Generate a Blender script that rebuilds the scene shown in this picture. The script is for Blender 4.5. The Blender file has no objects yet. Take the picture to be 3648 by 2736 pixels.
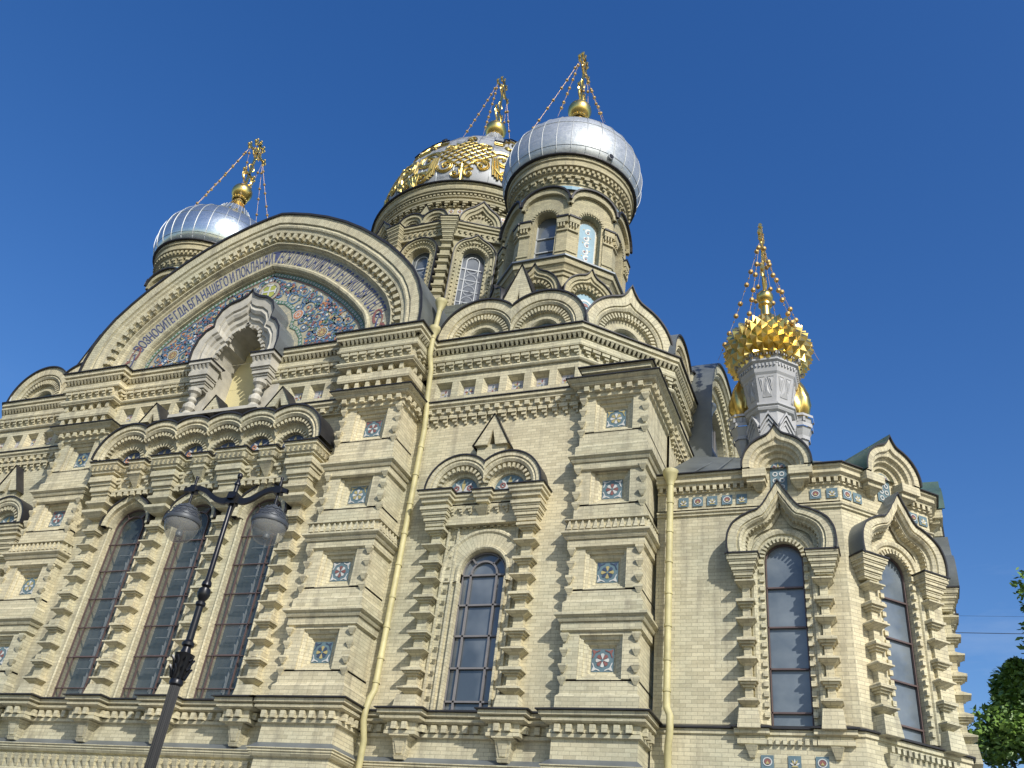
import bpy, math, random
from mathutils import Vector, Matrix
from mathutils.geometry import tessellate_polygon
rnd = random.Random(7)
S = bpy.context.scene
# ---------------------------------------------------------------- camera
cam = bpy.data.objects.new('camera', bpy.data.cameras.new('camera'))
S.collection.objects.link(cam); S.camera = cam
cam.location = (0, 0, 1.7)
cam.rotation_euler = [math.radians(a) for a in (123.86, -6.34, 20.70)]
cam.data.sensor_width = 36; cam.data.lens = 32.55; cam.data.clip_start = .1; cam.data.clip_end = 5000
# ---------------------------------------------------------------- sky, sun, exposure
SUN_AZ = Vector((1.0, -.93, 0)).normalized(); SUN_EL = math.radians(36)
w = bpy.data.worlds.new('World'); S.world = w; w.use_nodes = True
nt = w.node_tree; nt.nodes.clear()
sky = nt.nodes.new('ShaderNodeTexSky'); sky.sky_type = 'NISHITA'; sky.sun_disc = False
sky.sun_elevation = SUN_EL; sky.sun_rotation = math.atan2(SUN_AZ.x, SUN_AZ.y)
sky.air_density = 1.25; sky.dust_density = 1.0; sky.ozone_density = 1.9; sky.altitude = 0
bg = nt.nodes.new('ShaderNodeBackground'); bg.inputs[1].default_value = .15
out = nt.nodes.new('ShaderNodeOutputWorld')
hs_ = nt.nodes.new('ShaderNodeHueSaturation'); hs_.inputs['Saturation'].default_value = 1.4; hs_.inputs['Hue'].default_value = .515
nt.links.new(sky.outputs[0], hs_.inputs['Color'])
tc_ = nt.nodes.new('ShaderNodeTexCoord'); mp_ = nt.nodes.new('ShaderNodeMapping'); mp_.inputs['Scale'].default_value = (2.2, 2.2, 9)
nt.links.new(tc_.outputs['Generated'], mp_.inputs[0])
cn = nt.nodes.new('ShaderNodeTexNoise'); cn.inputs['Scale'].default_value = 2.2; cn.inputs['Detail'].default_value = 8; cn.inputs['Roughness'].default_value = .6
nt.links.new(mp_.outputs[0], cn.inputs['Vector'])
cr = nt.nodes.new('ShaderNodeValToRGB'); cr.color_ramp.elements[0].position = .5; cr.color_ramp.elements[1].position = .8; nt.links.new(cn.outputs['Fac'], cr.inputs[0])
sp_ = nt.nodes.new('ShaderNodeSeparateXYZ'); nt.links.new(tc_.outputs['Generated'], sp_.inputs[0])
mr = nt.nodes.new('ShaderNodeMapRange'); mr.inputs[1].default_value = .46; mr.inputs[2].default_value = .15; mr.inputs[3].default_value = 0; mr.inputs[4].default_value = .5; nt.links.new(sp_.outputs[2], mr.inputs[0])
mm_ = nt.nodes.new('ShaderNodeMath'); mm_.operation = 'MULTIPLY'; nt.links.new(cr.outputs[0], mm_.inputs[0]); nt.links.new(mr.outputs[0], mm_.inputs[1])
mx_ = nt.nodes.new('ShaderNodeMix'); mx_.data_type = 'RGBA'; mx_.inputs[7].default_value = (4.6, 5.2, 6.0, 1)
nt.links.new(mm_.outputs[0], mx_.inputs[0]); nt.links.new(hs_.outputs[0], mx_.inputs[6]); nt.links.new(mx_.outputs[2], bg.inputs[0]); nt.links.new(bg.outputs[0], out.inputs[0])
sl = bpy.data.lights.new('sun', 'SUN'); sl.energy = 4.6; sl.angle = math.radians(.5); sl.color = (1, .96, .89)
so = bpy.data.objects.new('sun', sl); S.collection.objects.link(so)
sd = Vector((SUN_AZ.x*math.cos(SUN_EL), SUN_AZ.y*math.cos(SUN_EL), math.sin(SUN_EL)))
so.rotation_euler = sd.to_track_quat('Z', 'Y').to_euler(); so.location = (20, -20, 40)
S.view_settings.view_transform = 'Standard'; S.view_settings.look = 'None'
S.view_settings.exposure = 0; S.view_settings.gamma = 1
S.render.engine = 'CYCLES'
# ---------------------------------------------------------------- materials
M = {}
def newmat(name):
    m = bpy.data.materials.new(name); m.use_nodes = True; M[name] = m
    return m, m.node_tree, m.node_tree.nodes['Principled BSDF']
def mixrgb(t, a, b, fac, mode='MIX'):
    n = t.nodes.new('ShaderNodeMix'); n.data_type = 'RGBA'; n.blend_type = mode
    def put(sock, v):
        if hasattr(v, 'is_linked'): t.links.new(v, sock)
        elif isinstance(v, (int, float)): sock.default_value = v
        else: sock.default_value = (*v, 1)
    put(n.inputs[0], fac); put(n.inputs[6], a); put(n.inputs[7], b)
    return n.outputs[2]
def noise(t, scale, vec=None, detail=4, rough=.55):
    n = t.nodes.new('ShaderNodeTexNoise'); n.inputs['Scale'].default_value = scale
    n.inputs['Detail'].default_value = detail; n.inputs['Roughness'].default_value = rough
    if vec is not None: t.links.new(vec, n.inputs['Vector'])
    return n.outputs['Fac']
def ramp(t, src, p0, p1, c0=(0, 0, 0), c1=(1, 1, 1)):
    r = t.nodes.new('ShaderNodeValToRGB'); t.links.new(src, r.inputs[0])
    r.color_ramp.elements[0].position = p0; r.color_ramp.elements[1].position = p1
    r.color_ramp.elements[0].color = (*c0, 1); r.color_ramp.elements[1].color = (*c1, 1)
    return r.outputs[0]
def mapping(t, src, scale):
    mp = t.nodes.new('ShaderNodeMapping'); mp.inputs['Scale'].default_value = scale
    t.links.new(src, mp.inputs[0]); return mp.outputs[0]
def brickmat(name, c1, c2, mortar, dirt=1.0):
    m, t, p = newmat(name)
    uv = t.nodes.new('ShaderNodeUVMap'); geo = t.nodes.new('ShaderNodeNewGeometry')
    b = t.nodes.new('ShaderNodeTexBrick'); t.links.new(uv.outputs[0], b.inputs['Vector'])
    b.inputs['Scale'].default_value = 1; b.inputs['Brick Width'].default_value = .27; b.inputs['Row Height'].default_value = .0885
    b.inputs['Mortar Size'].default_value = .0045; b.inputs['Mortar Smooth'].default_value = .3
    b.inputs['Color1'].default_value = (*c1, 1); b.inputs['Color2'].default_value = (*c2, 1); b.inputs['Mortar'].default_value = (*mortar, 1)
    b.inputs['Bias'].default_value = -.25
    n1 = ramp(t, noise(t, .55, geo.outputs['Position'], 6), .3, .75)
    col = mixrgb(t, b.outputs['Color'], (.27, .23, .15), n1)
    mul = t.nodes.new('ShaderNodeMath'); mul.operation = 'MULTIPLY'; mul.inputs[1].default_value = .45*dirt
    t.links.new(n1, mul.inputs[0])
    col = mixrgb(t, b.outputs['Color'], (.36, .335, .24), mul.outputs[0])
    blot = ramp(t, noise(t, .3, geo.outputs['Position'], 6, .65), .38, .62, (.84, .87, .87), (1.06, 1.03, .98))
    col = mixrgb(t, col, blot, 1.0, 'MULTIPLY')
    streak = ramp(t, noise(t, 1.0, mapping(t, geo.outputs['Position'], (3.5, 3.5, .35)), 5), .52, .8)
    mul2 = t.nodes.new('ShaderNodeMath'); mul2.operation = 'MULTIPLY'; mul2.inputs[1].default_value = .72*dirt
    t.links.new(streak, mul2.inputs[0])
    col = mixrgb(t, col, (.19, .17, .13), mul2.outputs[0])
    fine = noise(t, 22, geo.outputs['Position'], 3)
    f2 = ramp(t, fine, .25, .8, (.86, .86, .86), (1.1, 1.1, 1.1))
    col = mixrgb(t, col, f2, 1.0, 'MULTIPLY')
    t.links.new(col, p.inputs['Base Color']); p.inputs['Roughness'].default_value = .8
    bump = t.nodes.new('ShaderNodeBump'); bump.inputs['Strength'].default_value = .5; bump.inputs['Distance'].default_value = .01
    inv = t.nodes.new('ShaderNodeMath'); inv.operation = 'SUBTRACT'; inv.inputs[0].default_value = 1; t.links.new(b.outputs['Fac'], inv.inputs[1])
    t.links.new(inv.outputs[0], bump.inputs['Height']); t.links.new(bump.outputs[0], p.inputs['Normal'])
    return m
brickmat('brick', (.66, .605, .42), (.45, .405, .27), (.27, .245, .185))
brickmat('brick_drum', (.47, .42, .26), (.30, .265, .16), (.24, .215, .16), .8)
def plain(name, col, rough=.6, metal=0, vary=.15, scale=3, bump=0, spec=.5):
    m, t, p = newmat(name)
    geo = t.nodes.new('ShaderNodeNewGeometry')
    f = ramp(t, noise(t, scale, geo.outputs['Position'], 5), .3, .7, tuple([1-vary]*3), tuple([1+vary*.6]*3))
    c = mixrgb(t, col, f, 1.0, 'MULTIPLY'); t.links.new(c, p.inputs['Base Color'])
    p.inputs['Roughness'].default_value = rough; p.inputs['Metallic'].default_value = metal
    p.inputs['Specular IOR Level'].default_value = spec
    if bump:
        bn = t.nodes.new('ShaderNodeBump'); bn.inputs['Strength'].default_value = bump; bn.inputs['Distance'].default_value = .02
        t.links.new(noise(t, scale*4, geo.outputs['Position'], 3), bn.inputs['Height']); t.links.new(bn.outputs[0], p.inputs['Normal'])
    return m
plain('stone', (.47, .445, .375), .8, vary=.25, scale=2.2)
plain('marble', (.40, .40, .40), .6, vary=.08, scale=5)
plain('plaster', (.62, .55, .30), .9, vary=.06)
plain('roof_metal', (.16, .175, .17), .45, .35, .3, 1.2, .15)
plain('seam', (.36, .38, .39), .5, .4, .1, 3)
plain('flashing', (.035, .034, .036), .5, .3, .3, 3)
plain('zinc', (.20, .22, .23), .42, .5, .2, 1.5, .1)
plain('roof_green', (.10, .17, .14), .5, .3, .35, 1.6, .15)
plain('frame_brown', (.11, .075, .07), .5)
plain('frame_grey', (.19, .18, .18), .5)
plain('frame_white', (.42, .44, .45), .5)
plain('iron', (.012, .012, .014), .35, .3, .1)
plain('lamp_grey', (.075, .082, .09), .5, .3, .1)
plain('pipe_yellow', (.50, .45, .23), .6, 0, .22)
plain('gold', (.78, .58, .19), .31, 1, .1, 4, .06)
plain('gold_band', (.62, .47, .16), .38, 1, .15, 5, .08)
plain('gold_dull', (.50, .34, .14), .5, .85, .1, 4)
plain('tile_blue', (.12, .185, .21), .5); plain('tile_lime', (.36, .38, .08), .5); plain('tile_white', (.55, .55, .52), .45); plain('tile_red', (.24, .10, .085), .45)
plain('tile_yellow', (.42, .35, .15), .45); plain('tile_dark', (.05, .07, .12), .4); plain('tile_grey', (.42, .40, .40), .4); plain('tile_green', (.09, .18, .12), .45)
plain('tile_pale', (.20, .34, .42), .4)
plain('mosaic_blue', (.10, .18, .29), .6, vary=.4, scale=14); plain('mosaic_orange', (.46, .19, .09), .6, vary=.3, scale=14)
plain('letters', (.075, .09, .19), .6, vary=.4, scale=14)
m, t, p = newmat('mosaic_ground')
geo = t.nodes.new('ShaderNodeNewGeometry')
vo = t.nodes.new('ShaderNodeTexVoronoi'); vo.inputs['Scale'].default_value = 14; t.links.new(geo.outputs['Position'], vo.inputs['Vector'])
c = mixrgb(t, (.42, .38, .26), (.30, .29, .22), ramp(t, vo.outputs['Color'], .3, .7))
t.links.new(c, p.inputs['Base Color']); p.inputs['Roughness'].default_value = .6
def domemat(name, c0, c1, rough, metal):
    m, t, p = newmat(name); geo = t.nodes.new('ShaderNodeNewGeometry'); uv = t.nodes.new('ShaderNodeUVMap')
    f = ramp(t, noise(t, 3, mapping(t, geo.outputs['Position'], (1, 1, 3)), 6), .35, .68)
    c = mixrgb(t, c0, c1, f); t.links.new(c, p.inputs['Base Color'])
    p.inputs['Metallic'].default_value = metal
    t.links.new(ramp(t, noise(t, 12, geo.outputs['Position'], 4), .2, .8, tuple([rough*.8]*3), tuple([rough*1.35]*3)), p.inputs['Roughness'])
    bn = t.nodes.new('ShaderNodeBump'); bn.inputs['Strength'].default_value = .4; bn.inputs['Distance'].default_value = .04
    t.links.new(noise(t, 2.2, geo.outputs['Position'], 3), bn.inputs['Height']); t.links.new(bn.outputs[0], p.inputs['Normal'])
domemat('dome_silver', (.40, .43, .44), (.54, .56, .565), .42, .55)
domemat('dome_polished', (.46, .53, .56), (.56, .62, .65), .24, .85)
m, t, p = newmat('dome_painted')
geo = t.nodes.new('ShaderNodeNewGeometry')
c = mixrgb(t, (.36, .37, .375), (.21, .22, .225), ramp(t, noise(t, 1.4, geo.outputs['Position'], 9, .7), .52, .56))
t.links.new(c, p.inputs['Base Color']); p.inputs['Roughness'].default_value = .5; p.inputs['Metallic'].default_value = .2
m, t, p = newmat('glass')
geo = t.nodes.new('ShaderNodeNewGeometry')
c = mixrgb(t, (.06, .075, .09), (.17, .19, .205), ramp(t, noise(t, .7, geo.outputs['Position'], 3), .4, .7))
t.links.new(c, p.inputs['Base Color']); p.inputs['Roughness'].default_value = .12; p.inputs['IOR'].default_value = 1.8
bn = t.nodes.new('ShaderNodeBump'); bn.inputs['Strength'].default_value = .1; bn.inputs['Distance'].default_value = .05
t.links.new(noise(t, 1.3, geo.outputs['Position'], 2), bn.inputs['Height']); t.links.new(bn.outputs[0], p.inputs['Normal'])
m, t, p = newmat('glass_milky')
geo = t.nodes.new('ShaderNodeNewGeometry')
c = mixrgb(t, (.10, .125, .15), (.21, .24, .26), ramp(t, noise(t, .9, geo.outputs['Position'], 4), .35, .7))
t.links.new(c, p.inputs['Base Color']); p.inputs['Roughness'].default_value = .2; p.inputs['IOR'].default_value = 1.6
m, t, p = newmat('glass_clear')
p.inputs['Base Color'].default_value = (.07, .095, .10, 1); p.inputs['Roughness'].default_value = .06; p.inputs['Alpha'].default_value = .45; p.inputs['IOR'].default_value = 1.7
m, t, p = newmat('lamp_glass')
p.inputs['Base Color'].default_value = (.42, .42, .39, 1); p.inputs['Roughness'].default_value = .1; p.inputs['Alpha'].default_value = .34
m, t, p = newmat('leaf')
geo = t.nodes.new('ShaderNodeNewGeometry')
c = mixrgb(t, (.075, .16, .025), (.21, .34, .06), ramp(t, noise(t, 2.5, geo.outputs['Position'], 4), .3, .7))
t.links.new(c, p.inputs['Base Color']); p.inputs['Roughness'].default_value = .5
p.inputs['Subsurface Weight'].default_value = 0
plain('bark', (.08, .065, .05), .9, 0, .3, 6, .4)
plain('asphalt', (.05, .05, .052), .9, 0, .25, 1.5, .3)
plain('paving', (.27, .26, .25), .9, 0, .2, 1.2, .2)
plain('kerb_stone', (.33, .31, .30), .8, 0, .2, 2)
plain('ground', (.10, .10, .08), .95, 0, .3, .6)
plain('granite', (.30, .25, .22), .7, 0, .3, 8)
plain('paint', (.75, .75, .72), .7)
plain('wire', (.02, .02, .02), .6)
# ---------------------------------------------------------------- mesh builder
TAB = {'bulb': [(0, 1), (12, 1), (25, .97), (43, .86), (60, .78), (68, .82), (76, .92), (83, 1.07), (90, 1.28)],
       'tip': [(0, 1), (69, 1), (75, 1.012), (80, 1.055), (85, 1.17), (90, 1.36)],
       'ogee': [(0, 1), (45, 1), (60, .995), (70, 1.02), (80, 1.12), (90, 1.27)]}
def KF(a, key, kw):
    if isinstance(key, str):
        d = abs(a-90); x = 90-d if d <= 90 else 0; T = TAB[key]
        if x <= 0: return T[0][1]
        for (x0, y0), (x1, y1) in zip(T, T[1:]):
            if x <= x1: return y0+(y1-y0)*(x-x0)/(x1-x0)
        return T[-1][1]
    return 1+key*max(0, 1-abs(a-90)/kw)**1.6
class Frame:
    """local wall frame: u to the right seen from outside, n outward, z up"""
    def __init__(s, x, y, deg):
        a = math.radians(deg); s.o = Vector((x, y, 0)); s.N = Vector((math.cos(a), math.sin(a), 0)); s.U = Vector((-s.N.y, s.N.x, 0)); s.deg = deg
    def p(s, u, n, z): q = s.o + s.U*u + s.N*n; return (q.x, q.y, z)
    def sh(s, u, n=0):
        q = s.o + s.U*u + s.N*n; return Frame(q.x, q.y, s.deg)
class MB:
    def __init__(s): s.v = []; s.f = []; s.m = []; s.uv = []
    def quad(s, ps, mat, uv=None):
        b = len(s.v); s.v.extend(ps); s.f.append(tuple(range(b, b+len(ps)))); s.m.append(mat); s.uv.append(uv)
    def box(s, F, u0, u1, n0, n1, z0, z1, mat='brick'): s.fr(F, u0, u1, n0, n1, z0, u0, u1, n0, n1, z1, mat)
    def fr(s, F, a0, a1, b0, b1, z0, c0, c1, d0, d1, z1, mat='brick'):
        """frustum: rectangle a,b at z0 to rectangle c,d at z1"""
        q = [F.p(a0, b0, z0), F.p(a1, b0, z0), F.p(a1, b1, z0), F.p(a0, b1, z0), F.p(c0, d0, z1), F.p(c1, d0, z1), F.p(c1, d1, z1), F.p(c0, d1, z1)]
        b = len(s.v); s.v.extend(q)
        for f in ((0, 1, 2, 3), (7, 6, 5, 4), (0, 4, 5, 1), (1, 5, 6, 2), (2, 6, 7, 3), (3, 7, 4, 0)):
            s.f.append(tuple(b+i for i in f)); s.m.append(mat); s.uv.append(None)
    def sweep(s, path, prof, mat='brick', mats=None, closed=False):
        n = len(path); P = [Vector(q) for q in path]; off = []
        for i in range(n):
            d = []
            if closed or i > 0: d.append((P[i]-P[i-1]).normalized())
            if closed or i < n-1: d.append((P[(i+1) % n]-P[i]).normalized())
            ns = [Vector((q.y, -q.x)) for q in d]
            if len(ns) == 1: off.append(ns[0])
            else:
                k = ns[0]+ns[1]; off.append(k/max(.2, (1+ns[0].dot(ns[1]))))
        acc = [0]
        for i in range(1, n+1): acc.append(acc[-1]+(P[i % n]-P[i-1]).length)
        cnt = n if closed else n-1
        for i in range(cnt):
            j = (i+1) % n
            for k in range(len(prof)-1):
                (n0, z0), (n1, z1) = prof[k], prof[k+1]
                a, b_, c, d = P[i]+off[i]*n0, P[j]+off[j]*n0, P[j]+off[j]*n1, P[i]+off[i]*n1
                s.quad([(a.x, a.y, z0), (b_.x, b_.y, z0), (c.x, c.y, z1), (d.x, d.y, z1)], (mats[k] if mats and k < len(mats) and mats[k] else mat))
        if not closed and len(prof) > 2:
            for i in (0, n-1):
                s.quad([((P[i]+off[i]*a).x, (P[i]+off[i]*a).y, z) for a, z in prof], mat)
    def dent(s, path, z0, z1, n0, n1, w, pitch, mat='brick', ins=.0, kind='box', closed=False):
        P = [Vector(q) for q in path]
        segs = list(zip(P, P[1:] + ([P[0]] if closed else [])))
        if not closed: segs = segs[:len(P)-1]
        for a, b in segs:
            d = b-a; Lg = d.length
            if Lg < w*1.2: continue
            d.normalize(); nn = Vector((d.y, -d.x)); F = Frame(a.x, a.y, math.degrees(math.atan2(nn.y, nn.x)))
            L2 = Lg-2*ins+ (n1*.8 if ins == 0 else 0); k = max(1, int(L2/pitch)); st = (Lg-(k-1)*pitch)/2
            for i in range(k):
                u = st+i*pitch
                if kind == 'box': s.box(F, u-w/2, u+w/2, n0, n1, z0, z1, mat)
                elif kind == 'step':
                    h = (z1-z0)/3
                    s.box(F, u-w*.5, u+w*.5, n0, n1, z1-h, z1, mat)
                    s.box(F, u-w*.08, u+w*.5, n0, n0+(n1-n0)*.72, z1-2*h, z1-h, mat)
                    s.box(F, u+w*.22, u+w*.5, n0, n0+(n1-n0)*.45, z0, z1-2*h, mat)
                elif kind == 'tooth':
                    s.fr(F, u-w*.2, u+w*.2, n0, n0+.01, z0, u-w/2, u+w/2, n0, n1, z1, mat)
                elif kind == 'up':
                    s.fr(F, u-w*.5, u+w*.5, n0, n1, z0, u-w*.12, u+w*.12, n0, n0+(n1-n0)*.5, z1, mat)
    def plate(s, F, outer, holes, n0, n1=None, mat='brick', sides=True, hs=True):
        """flat plate at n0 with holes; walls of outline and holes run back to n1"""
        loops = [outer]+list(holes)
        flat = [q for l in loops for q in l]
        tris = tessellate_polygon([[Vector((q[0], q[1], 0)) for q in l] for l in loops])
        for t3 in tris: s.quad([F.p(flat[i][0], n0, flat[i][1]) for i in t3], mat)
        if n1 is not None:
            for li, l in enumerate(loops):
                if li == 0 and not sides: continue
                if li > 0 and not hs: continue
                for i in range(len(l)):
                    a, b = l[i], l[(i+1) % len(l)]
                    s.quad([F.p(a[0], n0, a[1]), F.p(b[0], n0, b[1]), F.p(b[0], n1, b[1]), F.p(a[0], n1, a[1])], mat)
    def ring(s, F, uc, zc, prof, a0=0, a1=180, N=28, key=0, kw=40, clamp=None, legs=0, mat='brick', mats=None, sx=1, foot=None):
        pts = []
        for i in range(N+1):
            a = a1+(a0-a1)*i/N
            pts.append(a)
        rmax = max(q[0] for q in prof)
        def pos(a, r):
            f = KF(a, key, kw)
            if key in ('tip', 'ogee'): f = 1+(f-1)*min(1, max(0, (r/rmax-.62)/.3))
            u = uc+sx*r*math.cos(math.radians(a))*(f if isinstance(key, str) and f < 1 else 1); z = zc+r*f*math.sin(math.radians(a))
            if clamp: u = min(max(u, clamp[0]), clamp[1])
            return u, z
        rref = sum(q[0] for q in prof)/len(prof)
        for i in range(N):
            for k in range(len(prof)-1):
                (r0, n0), (r1, n1) = prof[k], prof[k+1]
                A = pos(pts[i], r0); B = pos(pts[i+1], r0); C_ = pos(pts[i+1], r1); D = pos(pts[i], r1)
                if abs(A[0]-B[0]) < 1e-5 and abs(C_[0]-D[0]) < 1e-5 and clamp and (A[0] in clamp): continue
                v0 = math.radians(pts[i])*rref; v1 = math.radians(pts[i+1])*rref
                e0 = r0+n0; e1 = r1+n1
                s.quad([F.p(A[0], n0, A[1]), F.p(B[0], n0, B[1]), F.p(C_[0], n1, C_[1]), F.p(D[0], n1, D[1])], (mats[k] if mats and k < len(mats) and mats[k] else mat),
                       [(e0, v0), (e0, v1), (e1, v1), (e1, v0)])
        if legs:
            for sg, a in ((-1, a1), (1, a0)):
                if sg not in (legs if isinstance(legs, tuple) else (-1, 1)): continue
                L_ = foot
                for k in range(len(prof)-1):
                    (r0, n0), (r1, n1) = prof[k], prof[k+1]
                    A = pos(a, r0); D = pos(a, r1)
                    s.quad([F.p(A[0], n0, A[1]), F.p(A[0], n0, L_), F.p(D[0], n1, L_), F.p(D[0], n1, D[1])], (mats[k] if mats and k < len(mats) and mats[k] else mat))
    def rdent(s, F, uc, zc, r0, r1, n0, n1, cnt, wf=.5, a0=8, a1=172, key=0, kw=40, clamp=None, mat='brick'):
        st = (a1-a0)/cnt
        for i in range(cnt):
            ac = a0+st*(i+.5); h = st*wf/2
            f = KF(ac, key, kw)
            q = []
            for a, r in ((ac-h, r0), (ac+h, r0), (ac+h, r1), (ac-h, r1)):
                q.append((uc+r*math.cos(math.radians(a))*(f if isinstance(key, str) and f < 1 else 1), zc+r*f*math.sin(math.radians(a))))
            if clamp and (min(x[0] for x in q) < clamp[0] or max(x[0] for x in q) > clamp[1]): continue
            s.plate(F, q, [], n1, n0, mat)
    def prism(s, F, pts, n0, n1, mat='brick'):
        s.plate(F, pts, [], n1, n0, mat); s.plate(F, pts, [], n0, None, mat)
    def lathe(s, cx, cy, prof, N=32, mat='stone', mats=None, a0=0, a1=360):
        for i in range(N):
            t0 = math.radians(a0+(a1-a0)*i/N); t1 = math.radians(a0+(a1-a0)*(i+1)/N)
            for k in range(len(prof)-1):
                (r0, z0), (r1, z1) = prof[k], prof[k+1]
                ps = [(cx+r0*math.cos(t0), cy+r0*math.sin(t0), z0), (cx+r0*math.cos(t1), cy+r0*math.sin(t1), z0), (cx+r1*math.cos(t1), cy+r1*math.sin(t1), z1), (cx+r1*math.cos(t0), cy+r1*math.sin(t0), z1)]
                rr = max(r0, r1)
                s.quad(ps, (mats[k] if mats and k < len(mats) and mats[k] else mat), [(t0*rr, z0+r0), (t1*rr, z0+r0), (t1*rr, z1+r1), (t0*rr, z1+r1)])
    def tube(s, pts, r, N=6, mat='gold', r1=None):
        P = [Vector(q) for q in pts]; rings = []
        for i, q in enumerate(P):
            d = (P[min(i+1, len(P)-1)]-P[max(i-1, 0)]).normalized()
            up = Vector((0, 0, 1)) if abs(d.z) < .9 else Vector((1, 0, 0))
            a = d.cross(up).normalized(); b = d.cross(a)
            rr = r if r1 is None else r+(r1-r)*i/(len(P)-1)
            rings.append([q+a*rr*math.cos(2*math.pi*k/N)+b*rr*math.sin(2*math.pi*k/N) for k in range(N)])
        base = len(s.v)
        for rg in rings: s.v.extend([tuple(x) for x in rg])
        for i in range(len(P)-1):
            for k in range(N):
                s.f.append((base+i*N+k, base+i*N+(k+1) % N, base+(i+1)*N+(k+1) % N, base+(i+1)*N+k)); s.m.append(mat); s.uv.append(None)
        s.f.append(tuple(base+k for k in range(N))); s.m.append(mat); s.uv.append(None)
        s.f.append(tuple(base+(len(P)-1)*N+k for k in range(N))); s.m.append(mat); s.uv.append(None)
    def ball(s, c, r, mat='gold', N=12, sz=1):
        pr = [(r*math.sin(math.pi*i/(N//2+2)), c[2]-sz*r*math.cos(math.pi*i/(N//2+2))) for i in range(N//2+3)]
        s.lathe(c[0], c[1], pr, N, mat)
    def build(s, name, parent=None, smooth=False, weld=False):
        me = bpy.data.meshes.new(name); me.from_pydata(s.v, [], s.f)
        mats = []
        for q in s.m:
            if q not in mats: mats.append(q)
        for q in mats: me.materials.append(M[q])
        idx = {q: i for i, q in enumerate(mats)}
        me.polygons.foreach_set('material_index', [idx[q] for q in s.m])
        uvl = me.uv_layers.new(name='UVMap').data; V = s.v; k = 0; flat = []
        for fi, f in enumerate(s.f):
            cu = s.uv[fi]
            if cu:
                for q in cu: flat.extend(q)
            else:
                p0, p1, p2 = Vector(V[f[0]]), Vector(V[f[1]]), Vector(V[f[2]])
                nr = (p1-p0).cross(p2-p0)
                if nr.length < 1e-12 and len(f) > 3: nr = (p2-p0).cross(Vector(V[f[3]])-p0)
                if nr.length > 1e-12: nr.normalize()
                if abs(nr.z) > .75:
                    for i in f: flat.extend((V[i][0], V[i][1]))
                else:
                    h = math.hypot(nr.x, nr.y) or 1; tx, ty = -nr.y/h, nr.x/h
                    for i in f: flat.extend((V[i][0]*tx+V[i][1]*ty, V[i][2]/max(.5, h)))
        uvl.foreach_set('uv', flat)
        me.validate()
        if smooth or weld:
            import bmesh
            bm = bmesh.new(); bm.from_mesh(me); bmesh.ops.remove_doubles(bm, verts=bm.verts, dist=.0005)
            bmesh.ops.recalc_face_normals(bm, faces=bm.faces)
            bm.to_mesh(me); bm.free()
        if smooth:
            me.polygons.foreach_set('use_smooth', [True]*len(me.polygons))
            me.set_sharp_from_angle(angle=math.radians(38))
        me.update()
        o = bpy.data.objects.new(name, me); S.collection.objects.link(o)
        if parent is not None: o.parent = parent
        return o
def thing(name, label, cat, loc=(0, 0, 0), group=None):
    o = bpy.data.objects.new(name, None); S.collection.objects.link(o); o.location = (0, 0, 0)
    o['label'] = label; o['category'] = cat
    if group: o['group'] = group
    return o
def structure(name, mb):
    o = mb.build(name); o['kind'] = 'structure'; return o
# ---------------------------------------------------------------- ground
mb = MB(); G = Frame(0, 0, -90)
mb.quad([(-900, -900, -.16), (900, -900, -.16), (900, 900, -.16), (-900, 900, -.16)], 'ground'); structure('ground', mb)
mb = MB(); mb.quad([(-300, -14, -.14), (300, -14, -.14), (300, 6.5, -.14), (-300, 6.5, -.14)], 'asphalt'); structure('road', mb)
mb = MB()
for i in range(-20, 20): mb.quad([(i*6, -3.6, -.136), (i*6+3, -3.6, -.136), (i*6+3, -3.48, -.136), (i*6, -3.48, -.136)], 'paint')
structure('road_markings', mb)
mb = MB(); mb.box(G, -300, 300, -6.8, -6.5, -.14, .0, 'kerb_stone'); structure('kerb', mb)
mb = MB(); mb.quad([(-300, 6.8, -.004), (300, 6.8, -.004), (300, 60, -.004), (-300, 60, -.004)], 'paving'); structure('pavement', mb)
# ================================================================ CHURCH
church = thing('church', 'pale yellow brick orthodox church with silver onion domes, great arched mosaic gable and polygonal apse', 'church')
X0 = -18.75
YW, YC, YP, YP2 = 20.28, 19.55, 19.2, 19.95
Wf = Frame(0, YW, -90); Cf = Frame(0, YC, -90); Pf = Frame(0, YP, -90); P2f = Frame(0, YP2, -90)
def mir(x): return 2*X0-x
def arcpts(uc, zc, r, a0=0, a1=180, N=20, key=0, kw=40):
    o = []
    for i in range(N+1):
        a = a0+(a1-a0)*i/N; f = KF(a, key, kw)
        o.append((uc+r*math.cos(math.radians(a)), zc+r*f*math.sin(math.radians(a))))
    return o
def archhole(uc, hw, z0, zs, N=20): return [(uc-hw, z0), (uc+hw, z0)]+arcpts(uc, zs, hw, 0, 180, N)
# plan paths --------------------------------------------------
def brk(path, breaks, y, d):
    """insert forward breaks (u0,u1) of depth d into a straight S-facing run at y, list of points"""
    o = []
    for a, b in breaks: o += [(a, y), (a, y-d), (b, y-d), (b, y)]
    return path+o
RBb = [(-11.28, -10.62), (-8.68, -8.02)]
CBc = [-22.35, -19.93, -17.52, -15.1]
CBb = [(c-.33, c+.33) for c in CBc]
EASTY = 27.0
low = [(mir(-5.25), EASTY), (mir(-5.25), YP2), (mir(-7.2), YP2), (mir(-7.2), YW)]
low = brk(low, [(mir(b), mir(a)) for a, b in RBb[::-1]], YW, .3)
low += [(-25.25, YW), (-25.25, YP), (-23.2, YP), (-23.2, YC)]
low = brk(low, CBb, YC, .35)
low += [(-14.3, YC), (-14.3, YP), (-12.25, YP), (-12.25, YW)]
low = brk(low, RBb, YW, .3)
low += [(-7.2, YW), (-7.2, YP2), (-5.25, YP2), (-5.25, EASTY)]
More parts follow.
